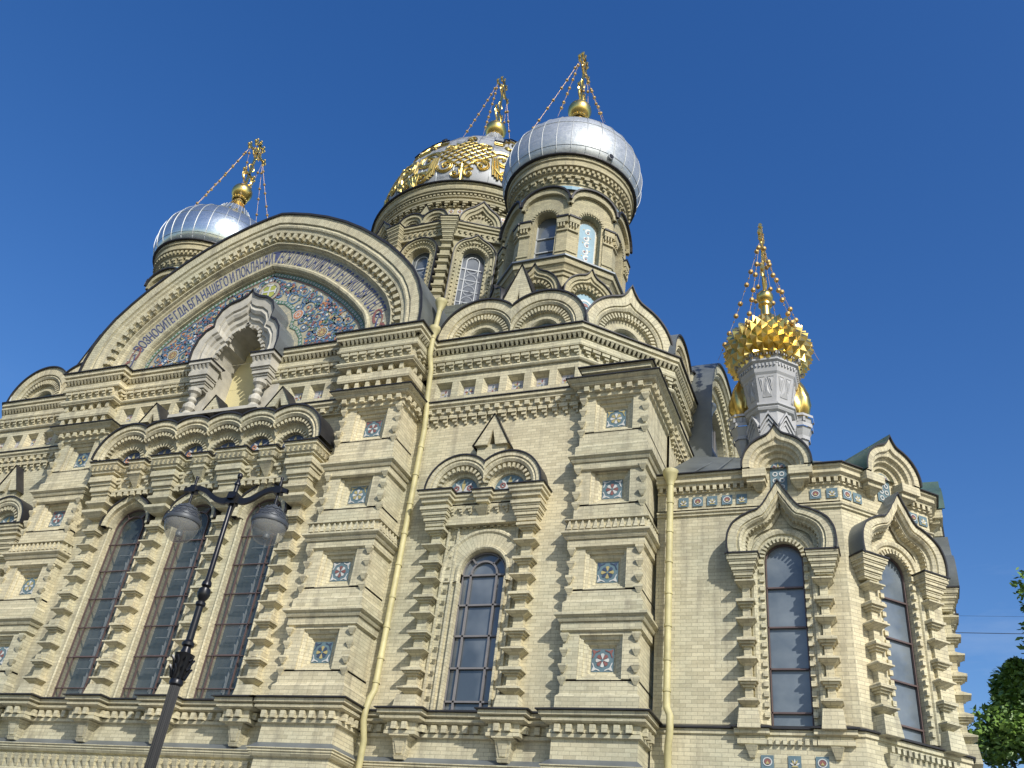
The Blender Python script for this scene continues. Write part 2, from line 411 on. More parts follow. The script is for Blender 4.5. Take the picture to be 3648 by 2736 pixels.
plain_low = [q for q in [(mir(-5.25), EASTY), (mir(-5.25), YP2), (mir(-7.2), YP2), (mir(-7.2), YW), (-25.25, YW), (-25.25, YP), (-23.2, YP), (-23.2, YC), (-14.3, YC), (-14.3, YP), (-12.25, YP), (-12.25, YW), (-7.2, YW), (-7.2, YP2), (-5.25, YP2), (-5.25, EASTY)]]
# walls below the sill ledge
mb = MB(); mb.sweep(plain_low, [(0, 1.2), (0, 7.2)]); mb.sweep(plain_low, [(0, 0), (.18, 0), (.18, 1.15), (.05, 1.25), (0, 1.25)], 'granite')
mb.build('lower_wall', church)
# string course and teeth
mb = MB()
mb.sweep(plain_low, [(0, 5.86), (.07, 5.88), (.11, 5.93), (.11, 5.97), (.14, 5.98), (.14, 6.03), (.17, 6.04), (.17, 6.06), (.0, 6.2)], 'brick', [None]*7+['zinc'])
cbp = [(-23.2, YC), (-14.3, YC)]
mb.dent(cbp, 5.5, 5.8, 0, .12, .17, .262, kind='tooth'); mb.sweep(cbp, [(0, 5.3), (.12, 5.32), (.12, 5.4), (0, 5.46)])
mb.build('string_course', church)
# sill ledge cornice with brackets
mb = MB()
mb.sweep(low, [(0, 6.62), (.08, 6.64), (.08, 6.72), (.0, 6.74)])
mb.sweep(low, [(0, 6.74), (.05, 6.74), (.05, 6.92), (.14, 6.94), (.2, 6.97), (.2, 7.03), (.16, 7.04), (.16, 7.06), (.26, 7.08), (.26, 7.17), (.0, 7.17)])
mb.dent(low, 6.74, 6.9, .03, .17, .13, .27)
mb.sweep(low, [(.0, 7.175), (.33, 7.175), (.33, 7.2), (-.05, 7.32)], 'flashing'); mb.build('sill_cornice', church)
for cs, y, d in ((CBc, YC, .35), ([-10.95, -8.35], YW, .3), ([mir(-10.95), mir(-8.35)], YW, .3)):
    for c in cs:
        mb = MB(); F = Frame(c, y, -90)
        mb.fr(F, -.12, .12, 0, .2, 6.12, -.14, .14, 0, .24, 6.2); mb.fr(F, -.13, .13, 0, .2, 6.2, -.2, .2, 0, .3, 6.56)
        mb.fr(F, -.2, .2, 0, .3, 6.56, -.27, .27, 0, .4, 6.6); mb.box(F, -.26, .26, 0, .38, 6.6, 6.66)
        mb.fr(F, -.07, .07, .2, .23, 6.24, -.13, .13, .28, .31, 6.52, 'brick')
        mb.build('corbel', church)
# ------------------------------------------------- tile panels
def flower(mb, F, uc, zc, h, n, k):
    """square majolica tile: ground, eight petals, corner scrolls"""
    pal = [('tile_blue', 'tile_white', 'tile_yellow'), ('tile_blue', 'tile_white', 'tile_red'), ('tile_blue', 'tile_yellow', 'tile_dark'), ('tile_blue', 'tile_red', 'tile_white')][k % 4]
    mb.plate(F, [(uc-h, zc-h), (uc+h, zc-h), (uc+h, zc+h), (uc-h, zc+h)], [], n, None, pal[0])
    for i in range(8):
        a = math.radians(i*45); ca, sa = math.cos(a), math.sin(a)
        pts = [(.12, -.03), (.5, -.17), (.6, -.1), (.6, .1), (.5, .17), (.12, .03)]
        mb.plate(F, [(uc+h*(x*ca-y*sa), zc+h*(x*sa+y*ca)) for x, y in pts], [], n+.012, None, pal[1+i % 2])
    mb.plate(F, [(uc+h*.13*math.cos(a*.785), zc+h*.13*math.sin(a*.785)) for a in range(8)], [], n+.016, None, pal[0])
    for sx in (-1, 1):
        for sz in (-1, 1):
            pts = [(.95, .2), (.8, .55), (.95, .9), (.9, .95), (.55, .8), (.2, .95), (.25, .82), (.6, .68), (.68, .6), (.82, .25)]
            mb.plate(F, [(uc+sx*h*x, zc+sz*h*y) for x, y in pts], [], n+.012, None, 'tile_white' if sz < 0 else pal[2])
def lotus(mb, F, uc, zc, h, n, k):
    mb.plate(F, [(uc-h, zc-h), (uc+h, zc-h), (uc+h, zc+h), (uc-h, zc+h)], [], n, None, 'tile_grey' if k == 2 else 'tile_blue')
    cols = [('tile_white', 'tile_yellow'), ('tile_red', 'tile_white'), ('tile_red', 'tile_white')][k % 3]
    if k % 3 == 1:
        mb.plate(F, [(uc+h*.75*math.cos(a*.524), zc+h*.7*math.sin(a*.524)) for a in range(12)], [[(uc+h*.58*math.cos(a*.524), zc+h*.54*math.sin(a*.524)) for a in range(12)]], n+.01, None, cols[1])
        mb.plate(F, [(uc+h*.5*math.cos(a*.524), zc+h*.45*math.sin(a*.524)) for a in range(12)], [], n+.012, None, cols[0])
        mb.plate(F, [(uc-h*.3, zc-.35*h), (uc+h*.3, zc-.35*h), (uc, zc+.15*h)], [], n+.02, None, 'tile_yellow')
    else:
        for a in (-70, -35, 0, 35, 70):
            c, s_ = math.cos(math.radians(90-a)), math.sin(math.radians(90-a))
            pts = [(0, -.05), (.45, -.16), (.85, 0), (.45, .16), (0, .05)]
            mb.plate(F, [(uc+h*(x*c-y*s_)*.95, zc-h*.45+h*1.2*(x*s_+y*c)) for x, y in pts], [], n+.012, None, cols[0] if abs(a) != 35 else cols[1])
        mb.plate(F, [(uc-h*.6, zc-.75*h), (uc+h*.6, zc-.75*h), (uc+h*.3, zc-.5*h), (uc-h*.3, zc-.5*h)], [], n+.012, None, cols[1])
def tile(F, uc, zc, h, n, k, kind='flower', par=None, name='tile_panel'):
    mb = MB(); (flower if kind == 'flower' else lotus)(mb, F, uc, zc, h, n, k); return mb.build(name, par or church)
def semi_tile(F, uc, zc, r, n, k=0, tall=0, par=None):
    mb = MB(); g = ['tile_dark', 'tile_blue', 'tile_dark'][k % 3]
    pts = [(uc-r, zc-tall), (uc+r, zc-tall)]+arcpts(uc, zc, r, 0, 180, 14)
    mb.plate(F, pts, [], n, None, g)
    for a in (15, 50, 90, 130, 165):
        c, s_ = math.cos(math.radians(a)), math.sin(math.radians(a))
        q = [(.1, -.05), (.55, -.13), (.9, 0), (.55, .13), (.1, .05)]
        mb.plate(F, [(uc+r*(x*c-y*s_), zc+r*(x*s_+y*c)) for x, y in q], [], n+.012, None, 'tile_white' if a != 90 else 'tile_yellow')
    for s_ in (-1, 1):
        cc = (uc+s_*r*.45, zc+.28*r)
        pts = [(cc[0]+r*.2*math.cos(a*.6), cc[1]+r*.2*math.sin(a*.6)) for a in range(10)]
        mb.plate(F, pts, [[(cc[0]+r*.1*math.cos(a*.6), cc[1]+r*.1*math.sin(a*.6)) for a in range(10)]], n+.02, None, 'mosaic_orange' if k == 0 else 'tile_red')
    if tall:
        for j in range(max(1, int(tall/r/.9))):
            z = zc-tall+r*.5+j*r*.9
            for s_ in (-1, 1):
                pts = [(uc+s_*r*.4+r*.33*math.cos(a*.6), z+r*.33*math.sin(a*.6)) for a in range(10)]
                mb.plate(F, pts, [[(uc+s_*r*.4+r*.2*math.cos(a*.6), z+r*.2*math.sin(a*.6)) for a in range(10)]], n+.014, None, 'tile_white')
    return mb.build('arched_tile', par or church)
# ------------------------------------------------- piers
def funnel(mb, F, uc, zc, hh=.52):
    pr = [(hh, 0), (hh, -.05), (.43, -.09), (.43, -.14), (.34, -.17), (.30, -.24), (.27, -.24)]
    for (a, n0), (b, n1) in zip(pr, pr[1:]):
        A = [(uc-a, zc-a), (uc+a, zc-a), (uc+a, zc+a), (uc-a, zc+a)]; B = [(uc-b, zc-b), (uc+b, zc-b), (uc+b, zc+b), (uc-b, zc+b)]
        for i in range(4):
            j = (i+1) % 4
            mb.quad([F.p(A[i][0], n0, A[i][1]), F.p(A[j][0], n0, A[j][1]), F.p(B[j][0], n1, B[j][1]), F.p(B[i][0], n1, B[i][1])], 'brick')
def stud(mb, F, u, z, s=1):
    mb.fr(F, u-.03, u+.03, -.06, -.02, z-.14, u-.1, u+.1, -.06, .04, z); mb.box(F, u-.1, u+.1, -.06, .04, z, z+.05)
def pier(x0, x1, y, back, label, side='both', ph=0):
    mb = MB(); F = Frame(0, y, -90); zs = [7.25, 9.45, 11.55, 13.72, 16.0]; tz = [8.45, 10.6, 12.86, 15.0]; uc = (x0+x1)/2
    path = [(x0, back), (x0, y), (x1, y), (x1, back)]
    mb.sweep([(x0+.11, back+.3), (x0+.11, y+.42), (x1-.11, y+.42), (x1-.11, back+.3)], [(0, 7.25), (0, 16.3)])
    for i in range(4):
        z0, z1 = zs[i], zs[i+1]; zt = tz[i]
        mb.sweep(path, [(0, z0), (0, z0+.3), (-.07, z0+.38), (-.07, zt-.5)])
        mb.plate(F, [(x0+.07, zt-.55), (x1-.07, zt-.55), (x1-.07, z1), (x0+.07, z1)], [[(uc-.52, zt-.52), (uc+.52, zt-.52), (uc+.52, zt+.52), (uc-.52, zt+.52)]], -.07, None)
        mb.sweep([(x0+.07, back), (x0+.07, y+.07)], [(0, zt-.55), (0, z1)]); mb.sweep([(x1-.07, y+.07), (x1-.07, back)], [(0, zt-.55), (0, z1)])
        funnel(mb, F.sh(0, -.07), uc, zt)
        for dz in (.5, .16, -.22, -.5):
            for u in (x0+.12, x1-.12): stud(mb, F.sh(0, -.01 if dz in (.5, -.22) else -.04), u, zt+dz)
        if i < 3: mb.sweep(path, [(-.07, z1-.42), (-.0, z1-.38), (0, z1-.2)])
        if i < 3:
            mb.sweep(path, [(-.07, z1-.2), (.04, z1-.19), (.07, z1-.14), (.07, z1-.1), (.1, z1-.09), (.15, z1-.05), (.15, z1), (.1, z1+.03), (0, z1+.04)])
            if i == 1:
                mb.sweep(path, [(0, z1+.02), (.03, z1+.02), (.03, z1+.3), (.1, z1+.31), (.1, z1+.34), (0, z1+.36)]); mb.dent(path, z1+.05, z1+.3, .03, .12, .12, .17, kind='up')
    mb.sweep(path, [(-.07, 15.55), (0, 15.58), (0, 15.7), (.06, 15.72), (.06, 15.84), (.16, 15.86), (.2, 15.9), (.2, 15.94), (.3, 16.0), (.3, 16.04), (0, 16.04)])
    mb.dent(path, 15.7, 15.84, .04, .15, .14, .3)
    mb.sweep(path, [(0, 16.04), (.34, 16.04), (.34, 16.07), (-.1, 16.2)], 'flashing')
    o = mb.build('pier', church); o['label'] = label
    for i in range(4): tile(F, uc, tz[i], .265, -.31, i+ph, par=o)
    return o
pier(-14.3, -12.25, YP, YW+.05, 'buttress pier right of the triple window', ph=2)
pier(-25.25, -23.2, YP, YW, 'buttress pier left of the triple window', ph=3)
pier(-7.2, -5.25, YP2, 22.3, 'corner buttress pier beside the apse', ph=1)
pier(mir(-5.25), mir(-7.2), YP2, 22.3, 'far left corner buttress pier')
for s_ in (0, 1):   # stepped cap on the corner piers
    mb = MB()
    P_ = [(-7.2, 21.5), (-7.2, YP2), (-5.25, YP2), (-5.25, 22.2)]
    if s_: P_ = [(mir(q[0]), q[1]) for q in P_][::-1]
    mb.sweep(P_, [(-.15, 16.1), (-.15, 16.3), (-.1, 16.32), (-.1, 16.36), (0, 16.4), (0, 16.5), (.06, 16.52), (-.2, 16.56)]); mb.sweep(P_, [(-.2, 16.54), (.1, 16.54), (.1, 16.57), (-1.2, 16.9)], 'flashing')
    mb.build('pier_cap', church)
# ------------------------------------------------- window bay walls
def tall_window(F, uc, hw, z0, zs, n, mat_, style, par=None):
    """sub parts: frame mesh with pane child"""
    mb = MB(); o = .035
    def bar(u0, z0_, u1, z1_, t=.022, d=.05, nn=0):
        mat = mat_ if nn > -.2 else 'frame_white'
        v = Vector((u1-u0, z1_-z0_)); v.normalize(); q = Vector((-v.y, v.x))*t
        mb.plate(F, [(u0+q.x, z0_+q.y), (u1+q.x, z1_+q.y), (u1-q.x, z1_-q.y), (u0-q.x, z0_-q.y)], [], n+d+nn, n+nn, mat)
    def pol(pts, t=.022, nn=0):
        for a, b in zip(pts, pts[1:]): bar(*a, *b, t, nn=nn)
    pol([(uc-hw+o, z0)]+[(a, b) for a, b in arcpts(uc, zs, hw-o, 180, 0, 18)]+[(uc+hw-o, z0)], .012)
    H = zs-z0
    if style == 'cb':
        ui = hw*.62
        pol([(uc-ui, z0)]+arcpts(uc, zs, ui, 180, 0, 16)+[(uc+ui, z0)], .013)
        for z in [z0+.33+i*.86 for i in range(int(H/.86)+1)]:
            if z < zs: bar(uc-hw, z, uc+hw, z, .011)
        for a in (55, 125): bar(uc+ui*math.cos(math.radians(a)), zs+ui*math.sin(math.radians(a)), uc+hw*math.cos(math.radians(a)), zs+hw*math.sin(math.radians(a)), .02)
        bar(uc-ui, z0+1.2, uc+ui, z0+1.2, .018, .06)
        for z in [z0+.1+i*.86 for i in range(int(H/.86)+1)]:
            bar(uc-ui, z, uc+ui, z, .008, nn=-.3)
            c = [(uc+ui*.9*math.cos(math.radians(a)), z+.43+.42*math.sin(math.radians(a))) for a in range(-70, 71, 20)]
            pol([(x-ui*.95, y) for x, y in c if x-ui*.95 > uc-ui*.2], .008, -.3)
        bar(uc, z0, uc, zs, .01, nn=-.3)
    elif style == 'rb':
        ui = hw*.58
        pol([(uc-ui, z0)]+arcpts(uc, zs, ui, 180, 0, 16)+[(uc+ui, z0)], .025)
        for z in [z0+.27+i*.8 for i in range(int(H/.8)+1)]:
            if z < zs+.1: bar(uc-hw, z, uc+hw, z, .022)
        for a in (50, 130): bar(uc+ui*math.cos(math.radians(a)), zs+ui*math.sin(math.radians(a)), uc+hw*math.cos(math.radians(a)), zs+hw*math.sin(math.radians(a)), .022)
    elif style == 'apse':
        for z in (z0+.3, z0+1.25, z0+2.2, z0+3.15):
            if z < zs+.2: bar(uc-hw, z, uc+hw, z, .018)
        for z in (z0+.3, z0+1.25, z0+2.2, z0+3.15):
            c = arcpts(uc, z, hw*.9, 10, 170, 12); pol(c, .006, -.1)
    elif style == 'drum':
        ui = hw*.52
        pol([(uc-ui, z0)]+arcpts(uc, zs-.05, ui, 180, 0, 14)+[(uc+ui, z0)], .04)
        for z in [zs-.4-i*.75 for i in range(int(H/.75)+1)]:
            if z > z0: bar(uc-hw, z, uc+hw, z, .03)
            c = arcpts(uc, z-.7, ui*.85, 20, 160, 10); pol(c, .012); pol([(x, 2*(z-.38)-y+.1) for x, y in c], .012)
        for a in (45, 135): bar(uc+ui*math.cos(math.radians(a)), zs+ui*math.sin(math.radians(a)), uc+hw*math.cos(math.radians(a)), zs+hw*math.sin(math.radians(a)), .03)
    elif style == 'slit':
        for z in (z0+.75, z0+1.45): bar(uc-hw, z, uc+hw, z, .02)
    o_ = mb.build('window', par if par is not None else church)
    if par is not None and par.parent is not None: return o_, None
    pm = MB(); pm.plate(F, archhole(uc, hw, z0, zs), [], n-.02 if style != 'cb' else n-.4, None, 'glass_milky' if style == 'apse' else 'glass')
    if style == 'cb':
        pm.plate(F, archhole(uc, hw-.03, z0, zs), [], n-.01, None, 'glass_clear')
    pm.build('pane', o_)
    return o_, None
def wall_bay(name, F, u0, u1, z0, z1, holes, depth=.45):
    mb = MB(); mb.plate(F, [(u0, z0), (u1, z0), (u1, z1), (u0, z1)], holes, 0, -depth, 'brick', sides=False); return mb.build(name, church)
wall_bay('bay_wall', Wf, -12.7, -6.9, 7.2, 16.2, [archhole(-9.53, .62, 7.25, 10.74)])
wall_bay('bay_wall', Wf, mir(-6.9), -24.8, 7.2, 16.2, [archhole(mir(-9.53), .62, 7.25, 10.74)])
CW = [-21.14, -18.72, -16.3]
wall_bay('bay_wall', Cf, -23.6, -14.0, 7.2, 16.2, [archhole(c, .66, 7.25, 12.38) for c in CW], .55)
# (pier sides carry the rest)
for P_ in ([(-5.25, 22.3), (-5.25, EASTY)], [(mir(-5.25), EASTY), (mir(-5.25), 22.3)]):
    mb = MB(); mb.sweep(P_, [(0, 7.2), (0, 15.99)]); mb.build('side_wall', church)
tall_window(Wf, -9.55, .62, 7.25, 10.74, -.14, 'frame_grey', 'rb')
tall_window(Wf, mir(-9.55), .62, 7.25, 10.74, -.14, 'frame_grey', 'rb')
for c in CW: tall_window(Cf, c, .66, 7.25, 12.38, -.14, 'frame_brown', 'cb')
def archivolt(F, uc, zs, r0, w_, foot, par=church, name='window_surround', mat='brick'):
    mb = MB()
    pr = [(r0+w_, 0), (r0+w_, .05), (r0+w_-.05, .09), (r0+w_-.1, .09), (r0+w_-.14, .05), (r0+.14, .05), (r0+.12, .09), (r0+.06, .1), (r0+.02, .07), (r0, 0), (r0, -.1)]
    mb.ring(F, uc, zs, pr, legs=1, foot=foot, mat=mat, N=30)
    return mb.build(name, par)
archivolt(Wf, -9.53, 10.74, .62, .6, 10.5); archivolt(Wf, mir(-9.53), 10.74, .62, .6, 10.5)
for c in (-9.53, mir(-9.53)):
    mb = MB()
    for sg in (-1, 1):
        a = c+sg*.62; b = c+sg*.68; mb.box(Wf, min(a, b), max(a, b), 0, .08, 7.25, 10.6)
        u = c+sg*.98
        for z in [7.5+i*.3 for i in range(17)]:
            mb.fr(Wf, u-.02, u+.02, 0, .02, z, u-.05, u+.05, 0, .09, z+.09)
        mb.box(Wf, u-.17, u-.11, 0, .07, 7.25, 12.0); mb.box(Wf, u+.11, u+.17, 0, .07, 7.25, 12.0)
    mb.sweep([(c-1.0, YW), (c+1.0, YW)], [(0, 12.2), (.05, 12.2), (.05, 12.3), (.1, 12.32), (.1, 12.4), (0, 12.42)]); mb.dent([(c-1.0, YW), (c+1.0, YW)], 12.0, 12.2, 0, .07, .1, .2)
    mb.build('window_surround', church)
# CB keel hoods above the windows
for c in CW:
    mb = MB(); pr = [(.95, 0), (.95, .3), (.9, .3), (.9, .26), (.76, .24), (.76, .12), (.7, .14), (.68, .1), (.66, 0), (.66, -.1)]
    mb.ring(Cf, c, 12.38, pr, key='ogee', N=36, mats=['flashing', 'flashing', 'flashing']+[None]*6); mb.ring(Cf, c, 12.38, [(.76, .05), (.72, .07), (.68, .04)], legs=1, foot=7.25)
    mb.build('window_surround', church)
# ------------------------------------------------- bracketed colonettes
def colonette(F, uc, z0, z1, w_, d, par=church, pitch=.47, body=.46, fancy=False, mat='brick', offs=0):
    mb = MB(); h = w_/2; z0 -= .14
    mb.box(F, uc-h*body, uc+h*body, 0, d*.5, z0, z1, mat)
    mb.fr(F, uc-h*1.15, uc+h*1.15, 0, d*1.1, z0, uc-h*.95, uc+h*.95, 0, d*.95, z0+.42, mat)
    z = z0+.44+offs; i = 0
    while z < z1-.1:
        if i % 2 == 0:
            mb.fr(F, uc-h*.3, uc+h*.3, 0, d*.4, z, uc-h*.98, uc+h*.98, 0, d, z+.13, mat); mb.box(F, uc-h*1.06, uc+h*1.06, 0, d*1.06, z+.13, z+.165, mat)
            mb.fr(F, uc-h*1.0, uc+h*1.0, 0, d, z+.165, uc-h*.5, uc+h*.5, 0, d*.5, z+.25, mat)
        else:
            mb.box(F, uc-h*.62, uc+h*.62, 0, d*.66, z-.0, z+.045, mat); mb.box(F, uc-h*.8, uc+h*.8, 0, d*.84, z+.05, z+.095, mat)
            mb.box(F, uc-h*1.0, uc+h*1.0, 0, d*1.0, z+.1, z+.165, mat); mb.fr(F, uc-h*.95, uc+h*.95, 0, d*.95, z+.165, uc-h*.5, uc+h*.5, 0, d*.5, z+.24, mat)
            if fancy: mb.box(F, uc-h*.74, uc+h*.74, 0, d*.78, z+.165, z+.34, mat); mb.box(F, uc-h*.3, uc+h*.3, 0, d*.84, z+.2, z+.28, mat)
        z += pitch; i += 1
    return mb.build('colonnette', par)
for c in (-10.95, -8.35, mir(-10.95), mir(-8.35)): colonette(Wf, c, 7.28, 12.15, .56, .36, pitch=.465)
for c in CBc: colonette(Cf, c, 7.28, 13.4, .52, .36, pitch=.5, fancy=True, body=.58)
def cap_stack(mb, F, uc, w_, d, z0, z1, steps=4, mat='brick', sd=False):
    """corbelled capital growing upward to width w_ and depth d"""
    H = z1-z0
    for i in range(steps):
        f = .5+.5*(i+1)/steps; a = z0+H*i/steps; b = z0+H*(i+1)/steps
        mb.box(F, uc-w_/2*f, uc+w_/2*f, 0, d*f, a+H*.35/steps, b, mat); g = .5+.5*(i+.4)/steps
        mb.box(F, uc-w_/2*g, uc+w_/2*g, 0, d*g, a, a+H*.35/steps, mat)
# RB small entablature with two arches
def twin_koko(F, x0, x1, caps, mid, z, y):
    """entablature at z, arches above; caps: centres of wide capitals; mid: hanging bracket centre"""
    mb = MB(); hw = .45
    yy = y
    path = [(x0, yy)]
    segs = [(caps[0]-hw, caps[0]+hw, .58), (mid-.22, mid+.22, .42), (caps[1]-hw, caps[1]+hw, .58)]
    path = [(caps[0]-hw, y)]; base = .26
    path += [(caps[0]-hw, y-.58), (caps[0]+hw, y-.58), (caps[0]+hw, y-base), (mid-.24, y-base), (mid-.24, y-.42), (mid+.24, y-.42), (mid+.24, y-base), (caps[1]-hw, y-base), (caps[1]-hw, y-.58), (caps[1]+hw, y-.58), (caps[1]+hw, y)]
    mb.sweep(path, [(-.26, z-.48), (-.14, z-.46), (-.14, z-.36), (-.06, z-.34), (-.06, z-.24), (0, z-.22), (0, z-.14), (.04, z-.12), (.04, z-.03), (-.3, z-.03)])
    mb.sweep(path, [(-.3, z-.03), (.08, z-.03), (.08, z), (-.3, z+.05)], 'flashing')
    mb.box(Frame(0, y, -90), caps[0], caps[1], 0, .2, z-.9, z-.3)
    mb.dent([(caps[0]+.3, y), (caps[1]-.3, y)], z-.62, z-.42, .2, .3, .16, .26, kind='step')
    F2 = Frame(0, y, -90)
    for c in caps: cap_stack(mb, F2, c, .84, .5, z-1.0, z-.44)
    mb.fr(F2, mid-.05, mid+.05, 0, .1, z-.8, mid-.2, mid+.2, 0, .38, z-.46)
    mb.build('entablature', church)
    kok = MB(); pitch = 1.2; R = .98; cs = [mid-.68, mid+.68]
    n1 = .52
    for i, c in enumerate(cs):
        cl = (-1e9, mid) if i == 0 else (mid, 1e9)
        kok.ring(F2, c, z+.05, [(R+.04, 0), (R+.04, n1+.04), (R, n1+.04), (R, n1), (R-.12, n1), (R-.13, n1-.04), (R-.2, n1-.02), (R-.27, n1-.06), (R-.28, n1-.14), (R-.42, n1-.16), (R-.43, n1-.24), (R-.53, n1-.26), (R-.55, .2), (.36, .18)], clamp=cl, key=0, N=30,
                 mats=['flashing', 'flashing', 'flashing']+[None]*10)
        kok.rdent(F2, c, z+.05, R-.42, R-.3, n1-.2, n1-.08, 13, .5, clamp=cl)
    # barrel roof behind
    kok.build('kokoshnik', church)
    for c in cs: semi_tile(F2, c, z+.05, .43, .2, 1)
    g = MB(); g.prism(F2, [(mid-.5, z+1.45), (mid-.12, z+1.45), (mid, z+1.95), (mid+.12, z+1.45), (mid+.5, z+1.45), (mid, z+2.42)], 0, .3); g.plate(F2, [(mid-.4, z+.7), (mid+.4, z+.7), (mid+.45, z+1.5), (mid-.45, z+1.5)], [], .2, 0)
    for s_ in (-1, 1):
        g.quad([F2.p(mid+s_*.56, 0, z+1.42), F2.p(mid+s_*.56, .34, z+1.42), F2.p(mid, .34, z+2.46), F2.p(mid, 0, z+2.46)], 'flashing')
    g.build('gablet', church)
twin_koko(Wf, -12, -7, (-11.0, -8.38), -9.68, 12.95, YW)
twin_koko(Wf, -12, -7, (mir(-8.38), mir(-11.0)), mir(-9.68), 12.95, YW)
# CB arcade of six arches -----------------------------------------
mb = MB(); z = 14.4; hw = .5
path = [(CBc[0]-hw, YC)]
for i, c in enumerate(CBc):
    path += [(c-hw, YC-.72), (c+hw, YC-.72)]
    if i < 3:
        m_ = (c+CBc[i+1])/2
        path += [(c+hw, YC-.4), (m_-.26, YC-.4), (m_-.26, YC-.62), (m_+.26, YC-.62), (m_+.26, YC-.4), (CBc[i+1]-hw, YC-.4)]
path += [(CBc[-1]+hw, YC)]
mb.sweep(path, [(-.3, z-.6), (-.14, z-.58), (-.14, z-.42), (-.05, z-.4), (-.05, z-.34), (.0, z-.32), (0, z-.14), (.04, z-.12), (.04, z-.03), (-.5, z-.03)])
mb.dent(path, z-.32, z-.2, 0, .08, .11, .17, kind='tooth')
mb.sweep(path, [(-.5, z-.03), (.09, z-.03), (.09, z), (-.5, z+.06)], 'flashing')
mb.box(Cf, CBc[0], CBc[-1], 0, .32, 13.35, z-.4)
for i in range(3):
    a, b = CBc[i]+.4, CBc[i+1]-.4
    mb.dent([(a, YC), (b, YC)], 13.6, 13.9, .32, .46, .24, .36, kind='step'); mb.dent([(a, YC), (b, YC)], 13.3, 13.42, .32, .4, .14, .25)
    mb.sweep([(a, YC-.32), (b, YC-.32)], [(0, 13.42), (.08, 13.43), (.08, 13.5), (0, 13.52)])
    m_ = (a+b)/2; mb.fr(Cf, m_-.06, m_+.06, .3, .36, 13.55, m_-.24, m_+.24, .3, .6, 13.92); mb.box(Cf, m_-.26, m_+.26, .3, .62, 13.92, 13.98)
for c in CBc:
    cap_stack(mb, Cf, c, .92, .66, 13.05, z-.5, 3)
    for q in (12.75, 13.05): mb.box(Cf, c-.4, c+.4, 0, .52, q, q+.08); mb.fr(Cf, c-.24, c+.24, 0, .38, q-.14, c-.4, c+.4, 0, .52, q)
mb.build('arcade_entablature', church)
AC = [X0+.02+1.21*(i-2.5) for i in range(6)]
kok = MB(); R = 1.0; n1 = .72; zc = z+.1
for i, c in enumerate(AC):
    lo = -1e9 if i == 0 else (c+AC[i-1])/2; hi = 1e9 if i == 5 else (c+AC[i+1])/2
    Rr = 1.22
    pr = [(Rr, 0), (Rr, n1+.06), (Rr-.05, n1+.06), (Rr-.05, n1), (Rr-.2, n1), (Rr-.22, n1-.06), (Rr-.3, n1-.02), (Rr-.37, n1-.08), (Rr-.38, n1-.2), (Rr-.5, n1-.22), (Rr-.52, n1-.3), (Rr-.6, n1-.34), (Rr-.74, n1-.36), (Rr-.76, n1-.46), (.40, n1-.46), (.38, .25)]
    kok.ring(Cf, c, zc, pr, clamp=(lo, hi), N=32, mats=['flashing', 'flashing', 'flashing']+[None]*12)
    kok.rdent(Cf, c, zc, Rr-.5, Rr-.39, n1-.24, n1-.1, 17, .5, clamp=(lo, hi)); kok.rdent(Cf, c, zc, Rr-.78, Rr-.66, n1-.42, n1-.3, 13, .5, clamp=(lo, hi))
kok.build('arcade', church)
for i, c in enumerate(AC): semi_tile(Cf, c, zc, .42, .27, 0 if i % 2 == 0 else 2)
for c in (-21.3, -18.95, -16.45):
    g = MB(); g.prism(Cf, [(c-.42, 15.85), (c-.12, 15.85), (c, 16.15), (c+.12, 15.85), (c+.42, 15.85), (c, 16.52)], .3, .58)
    for s_ in (-1, 1): g.quad([Cf.p(c+s_*.46, 0, 15.82), Cf.p(c+s_*.46, .62, 15.82), Cf.p(c, .62, 16.56), Cf.p(c, 0, 16.56)], 'flashing')
    g.build('gablet', church)
# ------------------------------------------------- lower entablature (A), tile band, main cornice (B)
A_R = [(-12.25, YW), (-7.2, YW)]; A_L = [(mir(-7.2), YW), (-25.2, YW)]; A_C = [(-23.2, YC), (-14.3, YC)]
for i, P_ in enumerate((A_R, A_L, A_C, [(-5.25, 22.3), (-5.25, EASTY)])):
    mb = MB()
    if i != 2: mb.dent(P_, 15.33, 15.62, 0, .13, .25, .305, kind='step')
    mb.sweep(P_, [(0, 15.62), (.1, 15.63), (.1, 15.68), (.12, 15.69), (.12, 15.82), (.2, 15.84), (.2, 15.9), (.26, 15.94), (.26, 16.03), (0, 16.03)])
    mb.dent(P_, 15.69, 15.82, .1, .2, .14, .305); mb.sweep(P_, [(0, 16.035), (.3, 16.035), (.3, 16.06), (-.05, 16.2)], 'flashing')
    mb.build('lower_cornice', church)
up = [(mir(-5.25), EASTY), (mir(-5.25), 22.46), (mir(-7.43), YW), (-25.85, YW), (-25.85, YP), (-23.6, YP), (-23.6, YC), (-14.75, YC), (-14.75, YP), (-12.25, YP), (-12.25, YW), (-7.43, YW), (-5.25, 22.46), (-5.25, EASTY)]
NI = (-20.65, -17.1)
upL = up[:7]+[(NI[0]+.3, YC)]; upR = [(NI[1]-.3, YC)]+up[7:]
mb = MB()
